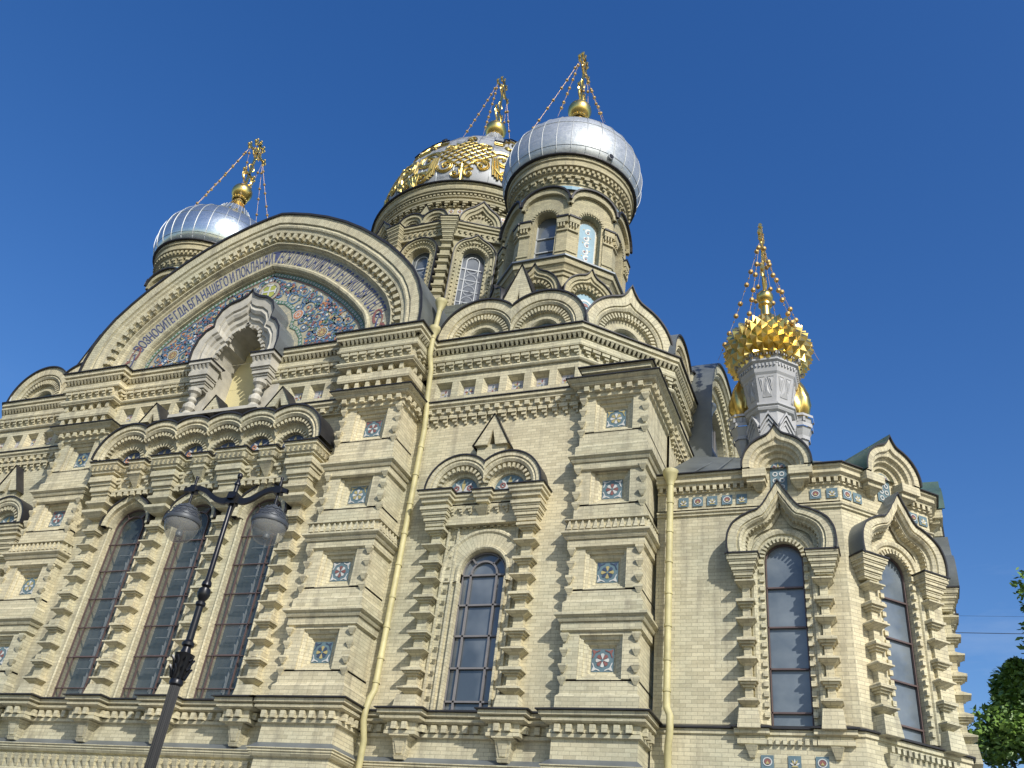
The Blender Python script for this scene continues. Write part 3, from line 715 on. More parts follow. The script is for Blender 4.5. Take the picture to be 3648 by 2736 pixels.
for P_ in (upL, upR):
    mb.sweep(P_, [(-.12, 16.1), (-.12, 16.12)])
    mb.sweep(P_, [(0, 17.12), (0, 18.3)])
    mb.sweep(P_, [(-.02, 17.12), (.07, 17.14), (.1, 17.19), (.07, 17.25), (.0, 17.27)])
    mb.dent(P_, 17.3, 17.56, 0, .14, .25, .305, kind='step')
    mb.sweep(P_, [(0, 17.6), (.13, 17.61), (.15, 17.66), (.1, 17.72), (.1, 17.86), (.13, 17.87)]); mb.dent(P_, 17.86, 18.02, .08, .2, .1, .15, kind='tooth')
    mb.sweep(P_, [(.12, 18.02), (.2, 18.03), (.2, 18.1), (.16, 18.11), (.16, 18.14), (.24, 18.17), (.24, 18.3), (0, 18.3)])
    mb.sweep(P_, [(0, 18.305), (.3, 18.305), (.3, 18.34), (-.6, 18.5)], 'flashing')
mb.build('main_cornice', church)
# band wall with small recessed tiles
def band(F, u0, u1, cs, zc, k0, n=0, z0=16.05, z1=17.14):
    mb = MB(); h = .27
    holes = [[(c-h, zc-h+.05), (c+h, zc-h+.05), (c+h, zc+h+.05), (c-h, zc+h+.05)] for c in cs]
    mb.plate(F, [(u0, z0), (u1, z0), (u1, z1), (u0, z1)], holes, 0, None)
    for c in cs:
        A = [(c-h, zc-h+.05), (c+h, zc-h+.05), (c+h, zc+h+.05), (c-h, zc+h+.05)]; B = [(c-.17, zc-.17), (c+.17, zc-.17), (c+.17, zc+.19), (c-.17, zc+.19)]
        for i in range(4):
            j = (i+1) % 4; mb.quad([F.p(A[i][0], 0, A[i][1]), F.p(A[j][0], 0, A[j][1]), F.p(B[j][0], -.2, B[j][1]), F.p(B[i][0], -.2, B[i][1])], 'brick')
    o = mb.build('tile_band', church)
    for i, c in enumerate(cs):
        mt = MB()
        mt.plate(F, [(c-.17, zc-.17), (c+.17, zc-.17), (c+.17, zc+.19), (c-.17, zc+.19)], [], -.19, None, 'tile_grey')
        for q in range(8 if (i+k0) % 2 else 4):
            a = math.radians(q*(45 if (i+k0) % 2 else 90)); ca, sa = math.cos(a), math.sin(a)
            mt.plate(F, [(c+.16*(x*ca-y*sa), zc+.01+.16*(x*sa+y*ca)) for x, y in [(.1, 0), (.5, -.2), (.92, 0), (.5, .2)]], [], -.185, None, ['tile_white', 'tile_red', 'tile_yellow', 'tile_blue'][(i+q+k0) % 4])
        mt.build('tile_panel', o)
band(Wf, -12.6, -7.43, [-11.65+.77*i for i in range(6)], 16.6, 0)
band(Wf, mir(-7.43), -25.4, [mir(-7.8)+.77*i for i in range(6)], 16.6, 1)
band(Cf, NI[1]-.2, -14.3, [-16.4, -15.66, -14.92], 16.6, 1); band(Cf, -24.0, NI[0]+.2, [-23.1, -22.36, -21.62, -20.88], 16.6, 0)
for F, u0, u1, z1 in ((Frame(-5.25, 22.46, -45), -3.083, 0, 17.14), (Frame(mir(-7.43), YW, -135), -3.083, 0, 17.14), (Frame(-5.25, 0, 0), 22.46, EASTY, 18.3), (Frame(mir(-5.25), 0, 180), -EASTY, -22.46, 18.3)):
    mb = MB(); mb.plate(F, [(u0, 16.0), (u1, 16.0), (u1, z1), (u0, z1)], [], 0, None); mb.build('corner_wall', church)
# top stages of the two tall piers, with scooped corbel rows
for x0, x1 in ((-14.75, -12.25), (-25.85, -23.6)):
    mb = MB(); P_ = [(x0, YW), (x0, YP), (x1, YP), (x1, YW)]
    mb.sweep(P_, [(-.1, 16.1), (-.1, 16.3), (-.3, 16.31), (-.3, 16.62), (-.02, 16.64), (-.02, 16.72), (-.02, 16.84), (-.3, 16.85), (-.3, 17.06), (.05, 17.1), (.05, 17.16)])
    mb.sweep(P_, [(-.1, 16.1), (-.1, 16.34), (-.3, 16.34)]); mb.sweep(P_, [(-.05, 16.64), (-.05, 16.88), (-.3, 16.88)])
    for zz, o_ in ((16.34, -.1), (16.88, -.05)):
        mb.dent([(x0, YP-.0), (x1, YP-.0)], zz, zz+.3, -.3, o_+.03, .12, .36, kind='box'); mb.dent([(x1, YP), (x1, YW)], zz, zz+.3, -.3, o_+.03, .12, .36)
        mb.sweep(P_, [(-.3, zz+.22), (o_+.06, zz+.24), (o_+.08, zz+.3), (-.3, zz+.3)])
    mb.build('pier_head', church)
# ------------------------------------------------- kokoshniks over the corner blocks
def big_koko(F, cs, zc, R, n1, key=0, kw=36, depth=3.0, name='kokoshnik', roof='roof_metal', sxs=None, tiles=True, clampmid=True, rin=.45, gab=None):
    mb = MB()
    for i, c in enumerate(cs):
        lo = -1e9 if i == 0 else (c+cs[i-1])/2; hi = 1e9 if i == len(cs)-1 else (c+cs[i+1])/2
        pr = [(R+.05, n1-depth), (R+.05, n1+.07), (R, n1+.07), (R, n1), (R-.3, n1), (R-.31, n1-.06), (R-.38, n1-.02), (R-.45, n1-.07), (R-.46, n1-.16), (R-.66, n1-.18), (R-.67, n1-.24), (R-.8, n1-.26), (rin+.16, n1-.26), (rin+.14, n1-.2), (rin+.06, n1-.2), (rin+.02, n1-.26), (rin, n1-.4)]
        mb.ring(F, c, zc, pr, clamp=(lo, hi), N=40, key=key, kw=kw, mats=[roof, 'flashing', 'flashing']+[None]*13)
        mb.rdent(F, c, zc, R-.66, R-.5, n1-.24, n1-.08, int(19*R/1.2), .5, clamp=(lo, hi), key=0 if isinstance(key, str) else key*.6, kw=kw)
    o = mb.build(name, church)
    if tiles:
        for c in cs: semi_tile(F, c, zc, rin, n1-.36, 1)
    return o
big_koko(Wf, [-10.72, -8.72], 18.45, 1.42, .06, depth=3.2)
big_koko(Wf, [mir(-8.72), mir(-10.72)], 18.45, 1.42, .06, depth=3.2)
big_koko(Frame(-6.34, 21.37, -45), [0], 18.45, 1.5, .06, key='tip', depth=3)
big_koko(Frame(mir(-6.34), 21.37, -135), [0], 18.45, 1.5, .06, key='tip', depth=3)
big_koko(Frame(-5.25, 0, 0), [23.75, 25.75], 18.45, 1.42, .06, depth=3)
for c in (-9.85, mir(-9.85)):
    g = MB()
    g.prism(Wf, [(c-.75, 19.6), (c-.12, 19.6), (c, 20.6), (c+.12, 19.6), (c+.75, 19.6), (c, 21.65)], -.9, -.5)
    for s_ in (-1, 1): g.quad([Wf.p(c+s_*.8, -1.6, 19.6), Wf.p(c+s_*.8, -.46, 19.6), Wf.p(c, -.46, 21.72), Wf.p(c, -1.6, 21.72)], 'flashing')
    g.plate(Wf, [(c-.3, 19.6), (c+.3, 19.6), (c, 20.5)], [], -.8, None, 'tile_blue')
    g.build('gablet', church)
# block roofs
for sx in (0, 1):
    mb = MB()
    pts = [(-12.25, YW+.1), (-7.5, YW+.1), (-5.35, 22.5), (-5.35, 28.5), (-12.25, 28.5)]
    if sx: pts = [(mir(x), y) for x, y in pts]
    cxx = -9.85 if not sx else mir(-9.85)
    top = [(cxx+(x-cxx)*.4, 24.3+(y-24.3)*.4) for x, y in pts]
    for i in range(5):
        j = (i+1) % 5; mb.quad([(*pts[i], 18.5), (*pts[j], 18.5), (*top[j], 20.3), (*top[i], 20.3)], 'roof_metal')
    mb.build('corner_roof', church)
# ------------------------------------------------- great arch
HALF = [(0, 24.6), (.5, 24.5), (1.25, 24.28), (2.1, 23.95), (2.95, 23.52), (3.7, 23.04), (4.3, 22.58), (5.0, 21.98), (5.6, 21.36), (6.1, 20.75), (6.4, 20.2), (6.62, 19.6), (6.72, 19.0), (6.75, 18.35)]
XG = -18.95
def offset_half(d):
    P_ = [Vector(q) for q in HALF]; o = []
    for i, q in enumerate(P_):
        if i == 0:
            t_ = (P_[1]-P_[0]).normalized(); n_ = Vector((-t_.y, t_.x)); o.append(Vector((0, q.y-d/abs(n_.y)))); continue
        t_ = (P_[min(i+1, len(P_)-1)]-P_[i-1]).normalized(); n_ = Vector((t_.y, -t_.x))
        if i == len(P_)-1: n_ = Vector((-1, 0)); 
        n_ = n_ if n_.x < 0 or n_.y < 0 else -n_
        o.append(q+n_*d)
    return o
def gcurve(d):
    h = offset_half(d); h = [(max(q.x, 0), q.y) for q in h]
    return [(XG-a, b) for a, b in h[::-1]]+[(XG+a, b) for a, b in h[1:]]
def gclean(d):
    c = gcurve(d); o = [q for q in c if abs(q[0]-XG) > .04]; k = len(o)//2; top = max(q[1] for q in c); L_ = [o[0]]
    for i, q in enumerate(o[1:], 1):
        if i == k: L_.append((XG, top))
        L_.append(q)
    return L_
def gstrip(mb, d0, n0, d1, n1, mat, F):
    A, B = gcurve(d0), gcurve(d1); acc = 0
    for i in range(len(A)-1):
        L_ = math.hypot(A[i+1][0]-A[i][0], A[i+1][1]-A[i][1])
        mb.quad([F.p(A[i][0], n0, A[i][1]), F.p(A[i+1][0], n0, A[i+1][1]), F.p(B[i+1][0], n1, B[i+1][1]), F.p(B[i][0], n1, B[i][1])], mat, [(d0+n0, acc), (d0+n0, acc+L_), (d1+n1, acc+L_), (d1+n1, acc)]); acc += L_
def great_gable(F, full=True):
    mb = MB()
    seq = [(-.02, -9.5), (-.02, .06), (.06, .06), (.06, 0), (.42, 0), (.44, -.07), (.5, -.04), (.56, -.02), (.62, -.04), (.66, -.1), (.8, -.12), (.82, -.2), (1.02, -.22), (1.04, -.3), (1.15, -.3), (1.18, -.22), (1.22, -.22), (1.24, -.33), (1.28, -.36), (1.3, -.42), (2.04, -.42)]
    mt = ['roof_metal', 'flashing', 'flashing']+['brick']*16+['mosaic_ground']
    for (a, b), m_ in zip(zip(seq, seq[1:]), mt): gstrip(mb, a[0], a[1], b[0], b[1], m_, F)
    seq = [(2.04, -.42), (2.05, -.36), (2.1, -.32), (2.17, -.34), (2.21, -.4), (2.23, -.5), (2.27, -.5), (2.28, -.6)]
    for a, b in zip(seq, seq[1:]): gstrip(mb, a[0], a[1], b[0], b[1], 'brick', F)
    # teeth along the arch
    A = gcurve(.82); tot = 0; step = .33; nxt = .2
    for i in range(len(A)-1):
        a = Vector(A[i]); b = Vector(A[i+1]); L_ = (b-a).length; d = (b-a)/L_; q = Vector((d.y, -d.x))
        while nxt < tot+L_:
            c = a+d*(nxt-tot)
            mb.plate(F, [tuple(c-d*.07), tuple(c+d*.07), tuple(c+d*.07+q*.19), tuple(c-d*.07+q*.19)], [], -.1, -.24, 'brick')
            mb.plate(F, [tuple(c-d*.07+q*.19), tuple(c+d*.0+q*.19), tuple(c+d*.0+q*.27), tuple(c-d*.07+q*.27)], [], -.15, -.28, 'brick')
            nxt += step
        tot += L_
    return mb.build('great_gable', church)
gF = Frame(0, YP-.06, -90)
gab = great_gable(gF); gab['label'] = 'great keel arched gable with mosaic and lettering'
# mosaic tympanum
NH = [(-1.68, 18.05), (-1.7, 18.5), (-1.6, 18.95), (-1.38, 19.28), (-1.14, 19.42), (-1.17, 19.75), (-1.02, 20.1), (-.72, 20.35), (-.36, 20.46), (-.12, 20.6), (0, 20.82)]
NX = -18.87
def nh(sc, dz=0):
    L_ = [(NX+x*sc, 18.05+(z-18.05)*sc+dz) for x, z in NH]
    return L_+[(2*NX-x, z) for x, z in L_[::-1][1:]]
mb = MB(); inner = gclean(2.28)
mb.plate(gF, [(inner[0][0], 18.3)]+inner[1:-1]+[(inner[-1][0], 18.3)], [[(NX-1.68*.575, 18.31)]+[q for q in nh(.575) if q[1] > 18.4]+[(NX+1.68*.575, 18.31)]], -.6, None, 'mosaic_ground')
mos = mb.build('mosaic', church)
def inpoly(p_, poly):
    x, y = p_; r_ = False; j = len(poly)-1
    for i in range(len(poly)):
        xi, yi = poly[i]; xj, yj = poly[j]
        if (yi > y) != (yj > y) and x < (xj-xi)*(y-yi)/(yj-yi)+xi: r_ = not r_
        j = i
    return r_
def ribbon(mb, F, pts, w_, n, mat):
    P_ = [Vector(q) for q in pts]
    for i in range(len(P_)-1):
        def nrm(k):
            t_ = P_[min(k+1, len(P_)-1)]-P_[max(k-1, 0)]
            if t_.length < 1e-6: t_ = Vector((1, 0))
            t_.normalize(); return Vector((-t_.y, t_.x))*w_*(1 if not taper else (1-.75*k/len(P_)))
        taper = True
        a, b = nrm(i), nrm(i+1)
        mb.quad([F.p(*(P_[i]+a).to_tuple()[:1], n, (P_[i]+a).y), F.p((P_[i+1]+b).x, n, (P_[i+1]+b).y), F.p((P_[i+1]-b).x, n, (P_[i+1]-b).y), F.p((P_[i]-a).x, n, (P_[i]-a).y)], mat)
def disc(mb, F, c, r, n, mat, N=14, hole=None):
    pts = [(c[0]+r*math.cos(2*math.pi*i/N), c[1]+r*math.sin(2*math.pi*i/N)) for i in range(N)]
    mb.plate(F, pts, [[(c[0]+hole*math.cos(2*math.pi*i/N), c[1]+hole*math.sin(2*math.pi*i/N)) for i in range(N)]] if hole else [], n, None, mat)
orn = MB(); dots = MB(); region = gclean(2.62); hood = nh(1.28); N0 = -.6
def ok(p_, m_=0): return p_[1] > 18.62 and inpoly(p_, region) and not inpoly(p_, hood)
ros = [((NX+1.5, 20.09), .2), ((NX+2.68, 19.15), .22), ((NX-2.2, 20.09), .2), ((NX-3.4, 19.13), .22), ((-18.85, 21.2), 0), ((NX+4.0, 18.95), .12), ((NX-4.6, 18.95), .12)]
centers = []
for tries in range(9000):
    c = (rnd.uniform(XG-5, XG+5), rnd.uniform(18.6, 22)); r = rnd.choice((.1, .13, .16, .2, .26))
    if not ok(c): continue
    if any(math.hypot(c[0]-q[0][0], c[1]-q[0][1]) < (r+q[1])*.82 for q in centers): continue
    if any(math.hypot(c[0]-q[0][0], c[1]-q[0][1]) < r*.6+q[1]+(.3 if i == 4 else .02) for i, q in enumerate(ros)): continue
    centers.append((c, r))
for c, r in centers:
    s_ = rnd.choice((-1, 1)); a0 = rnd.uniform(0, 6.28)
    pts = [(c[0]+r*(1.15-.85*k/26)*math.cos(a0+s_*k*.36), c[1]+r*(1.15-.85*k/26)*math.sin(a0+s_*k*.36)) for k in range(27)]
    ribbon(orn, gF, [q for q in pts], .036, N0+.02, 'mosaic_blue')
    disc(dots, gF, c, .055, N0+.03, rnd.choice(('tile_red', 'tile_white', 'mosaic_orange', 'tile_green', 'tile_red')), 7)
    for k in range(4):
        a = rnd.uniform(0, 6.28); q = (c[0]+r*.95*math.cos(a), c[1]+r*.95*math.sin(a))
        if not ok(q): continue
        b = a+s_*1.2; l_ = rnd.uniform(.1, .2); m_ = rnd.choice(('mosaic_blue', 'tile_green', 'tile_red', 'mosaic_orange', 'tile_white', 'tile_dark', 'tile_yellow', 'mosaic_blue'))
        w_ = .035; cb, sb = math.cos(b), math.sin(b)
        dots.plate(gF, [(q[0]+x*cb-y*sb, q[1]+x*sb+y*cb) for x, y in ((0, 0), (l_*.5, -w_), (l_, 0), (l_*.5, w_))], [], N0+.026+.002*k, None, m_)
for (c, r) in ros:
    if r == 0: continue
    disc(dots, gF, c, r*1.05, N0+.03, 'tile_white', 18); disc(dots, gF, c, r*.92, N0+.035, 'mosaic_orange' if r == .2 else 'tile_dark', 18); disc(dots, gF, c, r*.8, N0+.04, 'mosaic_orange' if r == .2 else 'tile_yellow', 18)
    for k in range(10):
        a = k*.628; ca, sa = math.cos(a), math.sin(a)
        dots.plate(gF, [(c[0]+r*(x*ca-y*sa), c[1]+r*(x*sa+y*ca)) for x, y in ((.2, 0), (.5, -.11), (.72, 0), (.5, .11))], [], N0+.045, None, 'tile_white' if r == .2 else 'tile_red')
c = (-18.93, 21.38)   # medallion with cross
disc(dots, gF, c, .46, N0+.03, 'tile_red', 24); disc(dots, gF, c, .43, N0+.035, 'mosaic_ground', 24); disc(dots, gF, c, .33, N0+.04, 'tile_dark', 24); disc(dots, gF, c, .3, N0+.045, 'tile_lime', 24)
for dx, dz in ((.035, .3), (.3, .035)): dots.plate(gF, [(c[0]-dx, c[1]-dz), (c[0]+dx, c[1]-dz), (c[0]+dx, c[1]+dz), (c[0]-dx, c[1]+dz)], [], N0+.05+dx*.01, None, 'tile_white')
for k in range(4):
    a = k*1.5708; q = (c[0]+.27*math.cos(a), c[1]+.27*math.sin(a)); ca, sa = math.cos(a), math.sin(a)
    dots.plate(gF, [(q[0]+x*ca-y*sa, q[1]+x*sa+y*ca) for x, y in ((-.03, -.1), (.03, -.14), (.03, .14), (-.03, .1))], [], N0+.056, None, 'tile_white')
orn.build('mosaic_scrolls', mos); 
# border of green with white beads
def border(curve, n, w_, mb):
    ribs = [Vector(q) for q in curve]
    acc = 0; nxt = .08
    for i in range(len(ribs)-1):
        a, b = ribs[i], ribs[i+1]; L_ = (b-a).length; d = (b-a)/L_; q = Vector((-d.y, d.x))*w_
        mb.quad([gF.p((a+q).x, n, (a+q).y), gF.p((b+q).x, n, (b+q).y), gF.p((b-q).x, n, (b-q).y), gF.p((a-q).x, n, (a-q).y)], 'tile_green')
        while nxt < acc+L_:
            c_ = a+d*(nxt-acc); disc(mb, gF, (c_.x, c_.y), w_*.62, n+.006, 'tile_white', 8); disc(mb, gF, (c_.x, c_.y), w_*.3, n+.01, 'tile_dark', 6); nxt += w_*2.1
        acc += L_
border(gclean(2.38), N0+.02, .07, dots); border(nh(1.16), N0+.022, .07, dots)
for x0, x1 in ((inner[0][0]+.05, NX-2.1), (NX+2.1, inner[-1][0]-.05)): border([(x0, 18.42), (x1, 18.42)], N0+.024, .07, dots)
for dd in (2.47,):
    cur = gclean(dd)
    for a, b in zip(cur, cur[1:]):
        dots.quad([gF.p(a[0], N0+.02, a[1]), gF.p(b[0], N0+.02, b[1]), gF.p(b[0], N0+.02, b[1]-.03), gF.p(a[0], N0+.02, a[1]-.03)], 'tile_red')
dots.build('mosaic_ornament', mos)
# lettering along the arch
def lettering():
    cu = bpy.data.curves.new('lettering', 'FONT'); cu.body = 'ВОЗНОСИТЕ ГДА БГА НАШЕГО И ПОКЛАНЯЙТЕСЯ ПОДНОЖИЮ НОГУ ЕГО ЯКО СВЯТО ЕСТЬ'
    cu.size = 1; cu.space_character = .98; cu.space_word = .8; cu.resolution_u = 2; cu.offset = .008
    ob = bpy.data.objects.new('lettering', cu); S.collection.objects.link(ob)
    dg = bpy.context.evaluated_depsgraph_get(); me = ob.evaluated_get(dg).to_mesh()
    vs = [tuple(v.co) for v in me.vertices]; fs = [tuple(p_.vertices) for p_ in me.polygons]
    ob.evaluated_get(dg).to_mesh_clear(); bpy.data.objects.remove(ob)
    xs = [v[0] for v in vs]; ys = [v[1] for v in vs]; x0, x1 = min(xs), max(xs); cap = .72
    A, B = gcurve(1.97), gcurve(1.4)
    acc = [0]
    for i in range(len(A)-1): acc.append(acc[-1]+math.hypot(A[i+1][0]-A[i][0], A[i+1][1]-A[i][1]))
    T = acc[-1]; s0, s1 = .075, .935
    mb = MB(); b = []
    for v in vs:
        s_ = (s0+(s1-s0)*(v[0]-x0)/(x1-x0))*T; h = v[1]/cap; h = .02+.98*min(max(h, -.05), 1.1)
        k = 0
        while k < len(acc)-2 and acc[k+1] < s_: k += 1
        f = (s_-acc[k])/(acc[k+1]-acc[k])
        a = (A[k][0]+(A[k+1][0]-A[k][0])*f, A[k][1]+(A[k+1][1]-A[k][1])*f); c_ = (B[k][0]+(B[k+1][0]-B[k][0])*f, B[k][1]+(B[k+1][1]-B[k][1])*f)
        mb.v.append(gF.p(a[0]+(c_[0]-a[0])*h, -.408, a[1]+(c_[1]-a[1])*h))
    for f in fs: mb.f.append(f); mb.m.append('letters'); mb.uv.append(None)
    # red scroll ends
    for sg in (0, 1):
        for j in range(3):
            k0 = (j+.6)*.25
            def at(s_, h):
                s_ = s_ if not sg else T-s_; k = 0
                while k < len(acc)-2 and acc[k+1] < s_: k += 1
                f = (s_-acc[k])/(acc[k+1]-acc[k]); a = (A[k][0]+(A[k+1][0]-A[k][0])*f, A[k][1]+(A[k+1][1]-A[k][1])*f); c_ = (B[k][0]+(B[k+1][0]-B[k][0])*f, B[k][1]+(B[k+1][1]-B[k][1])*f)
                return (a[0]+(c_[0]-a[0])*h, a[1]+(c_[1]-a[1])*h)
            pts = [at(.15+k0*1.1+.28*math.cos(q*.5+j*2), .5+.42*math.sin(q*.5+j*2)*(1-q/14)) for q in range(11)]
            ribbon(mb, gF, pts, .05, -.406+.002*j, 'tile_red' if j != 1 else 'letters')
            for q in (2, 6): disc(mb, gF, at(.2+k0*1.1, .2+.09*q), .035, -.395, 'tile_white', 6)
    o = mb.build('lettering', gab); o['label'] = 'dark blue old cyrillic lettering on gold mosaic ribbon'
lettering()
# back of the gable wall above the cornice under the mosaic
# ------------------------------------------------- niche with stone hood
mb = MB(); nF = Frame(0, YC, -90)
n1 = .62
prn = [(1.16, -.3), (1.16, .02+n1), (1.1, .02+n1)]
def hoodstrip(sc0, n0_, sc1, n1_, mat):
    A, B = nh(sc0), nh(sc1)
    for i in range(len(A)-1): mb.quad([nF.p(A[i][0], n0_, A[i][1]), nF.p(A[i+1][0], n0_, A[i+1][1]), nF.p(B[i+1][0], n1_, B[i+1][1]), nF.p(B[i][0], n1_, B[i][1])], mat)
hs = [(1.02, -.3, 'zinc'), (1.02, n1+.06, 'flashing'), (.985, n1+.06, 'flashing'), (.985, n1, 'stone'), (.85, n1-.03, 'stone'), (.84, n1-.1, 'stone'), (.78, n1-.06, 'stone'), (.74, n1-.12, 'stone'), (.73, n1-.2, 'stone'), (.66, n1-.22, 'stone'), (.64, n1-.3, 'stone'), (.58, n1-.32, 'stone'), (.57, -.76, 'plaster')]
for (a, b, m_), (c_, d, _) in zip(hs, hs[1:]): hoodstrip(a, b, c_, d, m_)
# saw teeth on inner lip
A = nh(.58); acc = 0; nxt = .1
for i in range(len(A)-1):
    a = Vector(A[i]); b = Vector(A[i+1]); L_ = (b-a).length; d = (b-a)/L_; q = Vector((d.y, -d.x))
    while nxt < acc+L_:
        c_ = a+d*(nxt-acc); mb.plate(nF, [tuple(c_-d*.05-q*.02), tuple(c_+d*.05-q*.02), tuple(c_+d*.05+q*.1), tuple(c_-d*.05+q*.1)], [], n1-.24, n1-.36, 'stone'); nxt += .19
    acc += L_
ow = 1.68*.57
for s_ in (-1, 1):
    a, b = NX+s_*ow, NX+s_*(ow+.06)
    mb.box(nF, min(a, b), max(a, b), -.8, .1, 15.95, 18.1, 'stone')
    mb.box(nF, min(NX+s_*ow, NX+s_*1.75)+(.03 if s_ > 0 else 0), max(NX+s_*ow, NX+s_*1.75)-(.03 if s_ < 0 else 0), -.35, .04, 15.95, 18.1, 'stone')
    cx_ = NX+s_*1.22
    cap_stack(mb, nF, cx_, .76, .54, 17.05, 17.66, 3, 'stone'); mb.box(nF, cx_-.36, cx_+.36, 0, .52, 17.66, 17.9, 'stone')
    mb.box(nF, cx_-.44, cx_+.44, 0, .62, 17.92, 18.03, 'stone'); mb.box(nF, cx_-.47, cx_+.47, -.1, .66, 18.03, 18.07, 'flashing')
    for k in range(5): u = cx_-.32+k*.16; mb.fr(nF, u-.02, u+.02, .5, .52, 17.74, u-.05, u+.05, .5, .6, 17.9, 'stone')
    cc = nF.p(cx_+s_*.05, .34, 0)
    mb.lathe(cc[0], cc[1], [(.22, 15.95), (.22, 16.05), (.18, 16.08), (.13, 16.2), (.21, 16.3), (.21, 16.42), (.1, 16.55), (.15, 16.62), (.15, 16.68), (.1, 16.74), (.14, 16.86), (.22, 16.93), (.22, 17.05)], 12, 'stone')
mb.box(nF, NX-1.7, NX+1.7, 0, .66, 15.85, 15.96, 'stone')
mb.box(nF, NX-ow-.1, NX+ow+.1, -.56, -.2, 18.3-.05, 18.32, 'stone') if False else None
ni = mb.build('niche', church); ni['label'] = 'trefoil stone niche with dark metal hood in the great gable'
mb = MB(); mb.box(nF, NX-ow-.4, NX+ow+.4, -.8, -.75, 15.95, 20.6, 'plaster'); mb.build('niche_back', ni)
# wall behind between band and hood, with opening for the niche
# ------------------------------------------------- vaults, drum base
mb = MB()
mb.box(Frame(X0, 33.3, -90), -6.3, 6.3, -6.3, 6.3, 18, 26.0, 'brick')
mb.box(Frame(X0, 33.3, -90), -13.3, 13.3, -6.5, 6.0, 16, 18.4, 'roof_metal')
mb.build('crossing_wall', church)
eG = Frame(-4.6, 28.3, 0)
mb = MB(); R = 3.3
pr = [(R+.05, -4.5), (R+.05, .07), (R, .07), (R, 0), (R-.3, 0), (R-.32, -.08), (R-.4, -.04), (R-.48, -.1), (R-.5, -.2), (R-.7, -.22), (R-.72, -.3), (R-.95, -.34), (R-.97, -.42), (1.95, -.44), (1.93, -.36), (1.76, -.36), (1.74, -.6)]
mb.ring(eG, 0, 18.15, pr, N=44, mats=['roof_metal', 'flashing', 'flashing']+[None]*13, legs=1, foot=16.3)
mb.rdent(eG, 0, 18.15, R-.74, R-.56, -.3, -.14, 34, .5); mb.rdent(eG, 0, 18.15, 1.8, 1.95, -.44, -.3, 24, .5)
e = mb.build('east_gable', church); e['label'] = 'small round east gable squeezed between the corner block and the turret'
mb = MB(); mb.plate(eG, archhole(0, 1.76, 15.9, 18.15), [], -.58, None, 'glass')
for z in (17.1, 17.9, 18.7): mb.box(eG, -1.75, 1.75, -.57, -.53, z-.03, z+.03, 'frame_grey')
for u in (-.6, .6): mb.box(eG, u-.03, u+.03, -.57, -.53, 16.0, 19.7, 'frame_grey')
mb.build('window', e)
# ------------------------------------------------- gilded parts
def cross(base, h, par, tilt=0):
    mb = MB(); x, y, z = base; F = Frame(x, y, 0)   # arms run along y
    mb.box(F, -.05*h/3, .05*h/3, -.045, .045, z, z+h*.96, 'gold')
    def arm(zz, w_, t=.05):
        mb.box(F, -w_, w_, -.045, .045, zz-t, zz+t, 'gold')
        for s_ in (-1, 1):
            mb.box(F, s_*w_-.07, s_*w_+.07, -.05, .05, zz-.15, zz+.15, 'gold'); mb.ball(F.p(s_*(w_+.1), 0, zz), .07, 'gold', 6)
            mb.ball(F.p(s_*w_, 0, zz+.19), .065, 'gold', 6); mb.ball(F.p(s_*w_, 0, zz-.19), .065, 'gold', 6)
    k = h/3.3
    arm(z+h*.72, .62*k); arm(z+h*.9, .28*k); arm(z+h*.26, .34*k)
    mb.box(F, -.1, .1, -.03, .03, z+h*.95, z+h*.98, 'gold'); mb.ball(F.p(0, 0, z+h), .06, 'gold', 6)
    r = .3*k; c = z+h*.72
    mb.tube([F.p(r*math.cos(a*.393), 0, c+r*math.sin(a*.393)) for a in range(17)], .04, 5)
    for a in range(12): mb.tube([F.p(.05, 0, c), F.p(1.25*r*math.cos(a*.524+.2), 0, c+1.25*r*math.sin(a*.524+.2))], .028, 4)
    for s_ in (-1, 1):
        mb.tube([F.p(s_*(.05+.25*k*math.sin(a*.3)), 0, z+h*.05+a*.07*k) for a in range(10)], .038, 4); mb.tube([F.p(s_*(.08+.12*k*math.sin(a*.5)), 0, z+h*.35+a*.06*k) for a in range(8)], .03, 4)
    mb.tube([F.p(.42*k*math.cos(math.radians(a)), 0, z+h*.2+.42*k*math.sin(math.radians(a))) for a in range(180, 361, 15)], .035, 5)
    return mb.build('cross', par)
def chain(a, b, par, sag=.3, nb=7, r=.075, mat='gold_dull'):
    a, b = Vector(a), Vector(b); mb = MB(); pts = []
    for i in range(21):
        f = i/20; q = a.lerp(b, f); q.z -= sag*4*f*(1-f); pts.append(q)
    mb.tube(pts, .0055, 4, mat)
    for i in range(1, nb+1):
        q = pts[int(20*i/(nb+1))]; mb.ball(q, r, mat, 8)
        q2 = pts[min(20, int(20*(i+.5)/(nb+1)))]; mb.ball(q2, r*.35, mat, 5)
    return mb.build('chain', par)
def seams(mb, cx, cy, prof, n, r=.02, mat='dome_silver', a_off=0):
    for i in range(n):
        a = 2*math.pi*(i+a_off)/n
        mb.tube([(cx+(q[0]+.012)*math.cos(a), cy+(q[0]+.012)*math.sin(a), q[1]) for q in prof], r, 4, mat)
